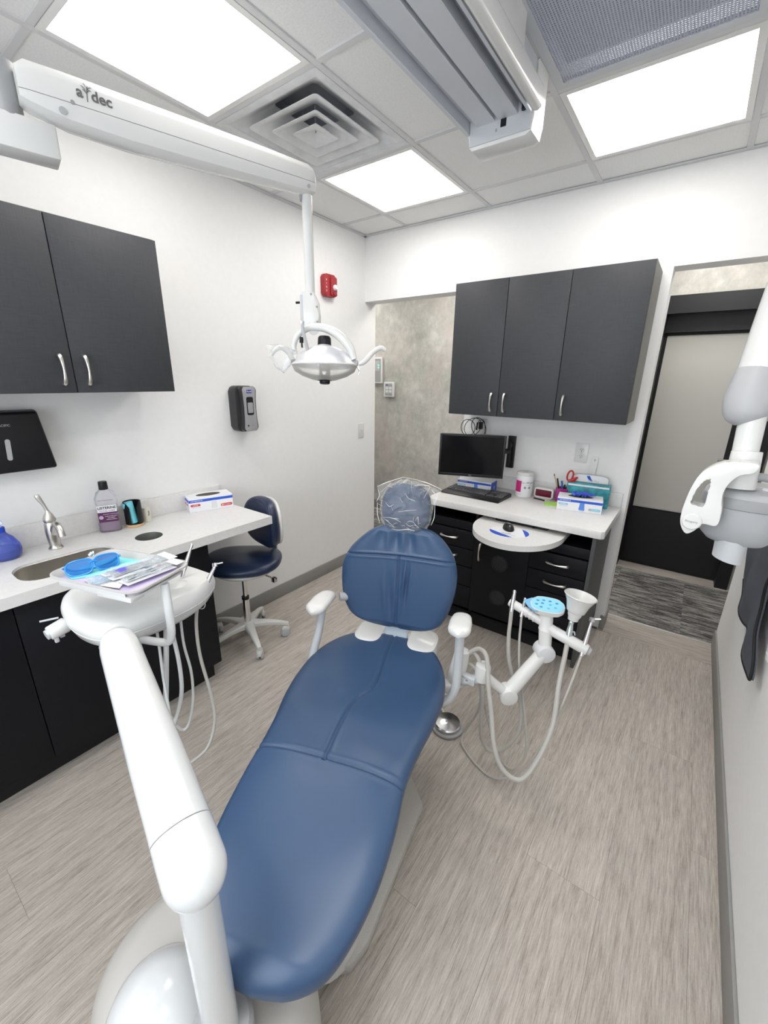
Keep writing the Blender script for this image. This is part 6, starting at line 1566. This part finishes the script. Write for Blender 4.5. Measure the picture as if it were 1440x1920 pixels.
# ================================================================== APRON AND CANISTER
ap = bmesh.new()
APM = mat('slate_fabric', (0.075, 0.082, 0.100), 0.6)
o_ = [(-0.40, 1.16), (-0.35, 0.90), (-0.335, 0.76), (-0.36, 0.685), (-0.43, 0.632), (-0.52, 0.605), (-0.66, 0.600), (-0.735, 0.618), (-0.775, 0.593), (-0.90, 0.575), (-1.02, 0.570), (-1.065, 0.585), (-1.03, 0.64), (-0.97, 0.70), (-0.93, 0.76), (-0.92, 0.84), (-0.93, 0.95), (-0.90, 1.16)]
def apx(y, z): return 2.566+0.008*math.sin(y*19+z*5)+0.005*math.sin(z*24-y*9)
o2 = spline([(0, y, z) for y, z in o_], 4)
cx = sum(p.y for p in o2)/len(o2); cz = 0.80
fr_ = []
for s in [i/12 for i in range(1, 13)]:
    fr_.append([(cx+(p.y-cx)*s, cz+(p.z-cz)*s) for p in o2])
rs = [[(apx(y, z)-0.006, y, z) for y, z in r] for r in fr_]+[[(apx(y, z)-0.001, cx+(y-cx)*1.004, cz+(z-cz)*1.004) for y, z in fr_[-1]]]+[[(apx(y, z)+0.006, y, z) for y, z in r] for r in reversed(fr_)]
apt = thing('lead_apron', 'dark slate lead apron hanging on the right wall', 'apron', (2.56, -0.65, 0.57))
obj('cloth', rings(rs), APM, apt)
edge = [(apx(p.y, p.z)-0.004, p.y, p.z) for p in o2[12:]]
obj('piping', tube(edge[::2], 0.006, 8, 2, asp=0.8), SOOT, apt)
obj('hanger_peg', cyl((2.535, -0.65, 1.16), (2.599, -0.65, 1.16), 0.012), NICKEL, apt)
t = thing('wall_canister', 'white ribbed round canister on the right wall beside the apron', 'canister', (2.56, -1.44, 0.862))
obj('body', lathe([(0.050, 0.0), (0.058, 0.006), (0.060, 0.03), (0.057, 0.034), (0.061, 0.038), (0.061, 0.066), (0.058, 0.070), (0.062, 0.074), (0.062, 0.10), (0.055, 0.112), (0.002, 0.116)], TR(2.552, -1.440, 0.862) @ Matrix.Scale(0.75, 4), 36), WHITEP, t)
obj('bracket', bx(2.585, 2.5995, -1.47, -1.41, 0.87, 0.94, 0.003), WHITEP, t)

# ================================================================== STOOL
st = thing('stool', 'navy blue upholstered rolling stool with backrest by the left counter', 'stool', (0.262, -1.475, 0))
sx0, sy0 = 0.262, -1.478
SL = mat('stool_base_grey', (0.58, 0.575, 0.55), 0.35)
obj('seat', pillow(TR(sx0-0.012, sy0+0.015, 0.528) @ RZ(math.radians(40)), 0.222, 0.195, 0.050, 2.5, dent=0.010), NAVYV, st, smooth=2.0)
obj('seat_shell', lathe([(0.10, -0.062), (0.165, -0.050), (0.180, -0.034), (0.17, -0.028)], TR(sx0-0.008, sy0+0.012, 0.528), 40, sx=1.08), WHITEP, st)
bd = Vector((0.14, 0.990, 0)).normalized()   # from the seat towards the backrest
pxy = Vector((sx0, sy0, 0))+bd*0.205
bc = Vector((sx0+0.02, sy0, 0.745))+bd*0.165
side = Vector((bd.y, -bd.x, 0))
BM2 = basis(bc, side, (0, 0, 1), -bd)
def back2(M, z0, z1, k=1.0, ex=2.6):
    rs = []
    for q in range(13):
        f = q/12; s = math.sqrt(max(0, 1-abs(2*f-1)**3.2)); s = max(s, 0.05); kk = k*(0.84+0.16*s)
        rs.append([(x*kk*(1-0.10*(y > 0)*(y/0.15)), y*kk, z0+(z1-z0)*f-1.2*(x*kk)**2*-1*1.0) for x, y in sell(0.165, 0.150, ex, 56)])
    return rings(rs, M=M)
obj('back_cushion', back2(BM2, -0.018, 0.042), NAVYV, st, smooth=2.0)
obj('back_shell', back2(BM2, -0.046, -0.020, 0.93), WHITEP, st)
obj('back_post', tube([Vector((sx0, sy0, 0.470))+bd*0.06, Vector((sx0, sy0, 0.468))+bd*0.18, Vector((sx0, sy0, 0.50))+bd*0.225, Vector((sx0, sy0, 0.60))+bd*0.218, Vector((sx0, sy0, 0.72))+bd*0.200], 0.0125, 10, 5, asp=1.3), CHROME, st)
obj('height_lever', join(tube([(sx0+0.05, sy0+0.03, 0.468), (sx0+0.16, sy0+0.05, 0.466), (sx0+0.215, sy0+0.055, 0.462)], 0.005, 8, 3), bx(sx0+0.195, sx0+0.225, sy0+0.045, sy0+0.068, 0.440, 0.470, 0.004)), CHROME, st)
obj('gas_piston', cyl((sx0, sy0, 0.29), (sx0, sy0, 0.47), 0.013), CHROME, st)
obj('collar', cyl((sx0, sy0, 0.285), (sx0, sy0, 0.302), 0.022), BLACK, st)
obj('gas_sleeve', cyl((sx0, sy0, 0.10), (sx0, sy0, 0.288), 0.021, 0.0205), CHROME, st)
obj('hub', lathe([(0.028, 0.085), (0.036, 0.092), (0.034, 0.128), (0.025, 0.136)], TR(sx0, sy0, 0), 32), SL, st)
for k in range(5):
    a = math.radians(50+72*k); d = Vector((math.cos(a), math.sin(a), 0)); s_ = Vector((-d.y, d.x, 0)); c0 = Vector((sx0, sy0, 0))
    R = 0.232
    rs = []
    for t_, w, z, h in ((0.02, 0.034, 0.112, 0.040), (0.06, 0.026, 0.112, 0.034), (0.12, 0.019, 0.108, 0.028), (0.19, 0.015, 0.096, 0.024), (R-0.004, 0.013, 0.084, 0.022), (R+0.010, 0.010, 0.080, 0.020)):
        rs.append([c0+d*t_+s_*x*w+Vector((0, 0, z+y*h/2)) for x, y in ((-1, -0.7), (-0.7, -1), (0.7, -1), (1, -0.7), (1, 0.5), (0.75, 0.9), (0.4, 1), (-0.4, 1), (-0.75, 0.9), (-1, 0.5))])
    obj('leg', rings(rs), SL, st)
    cp = c0+d*R
    ca = a+(1.9, -0.9, 0.7, 2.4, 1.2)[k]; wv = Vector((math.cos(ca), math.sin(ca), 0)); wc = cp+Vector((-wv.y, wv.x, 0))*0.016+Vector((0, 0, 0.026))
    cs = obj('caster', join(cyl(wc-wv*0.020, wc-wv*0.004, 0.0255, n=26, bev=0.003), cyl(wc+wv*0.004, wc+wv*0.020, 0.0255, n=26, bev=0.003)), GREYP, st)
    obj('caster_hood', tube([wc+Vector((wv.y, -wv.x, 0))*0.027+Vector((0, 0, 0.004)), wc+Vector((wv.y, -wv.x, 0))*0.018+Vector((0, 0, 0.022)), wc+Vector((0, 0, 0.0295)), wc-Vector((wv.y, -wv.x, 0))*0.016+Vector((0, 0, 0.022))], [0.010, 0.017, 0.018, 0.012], 10, 4, asp=1.0), SL, cs)
    obj('caster_stem', cyl(cp+Vector((0, 0, 0.045)), cp+Vector((0, 0, 0.080)), 0.007, n=10), CHROME, cs)
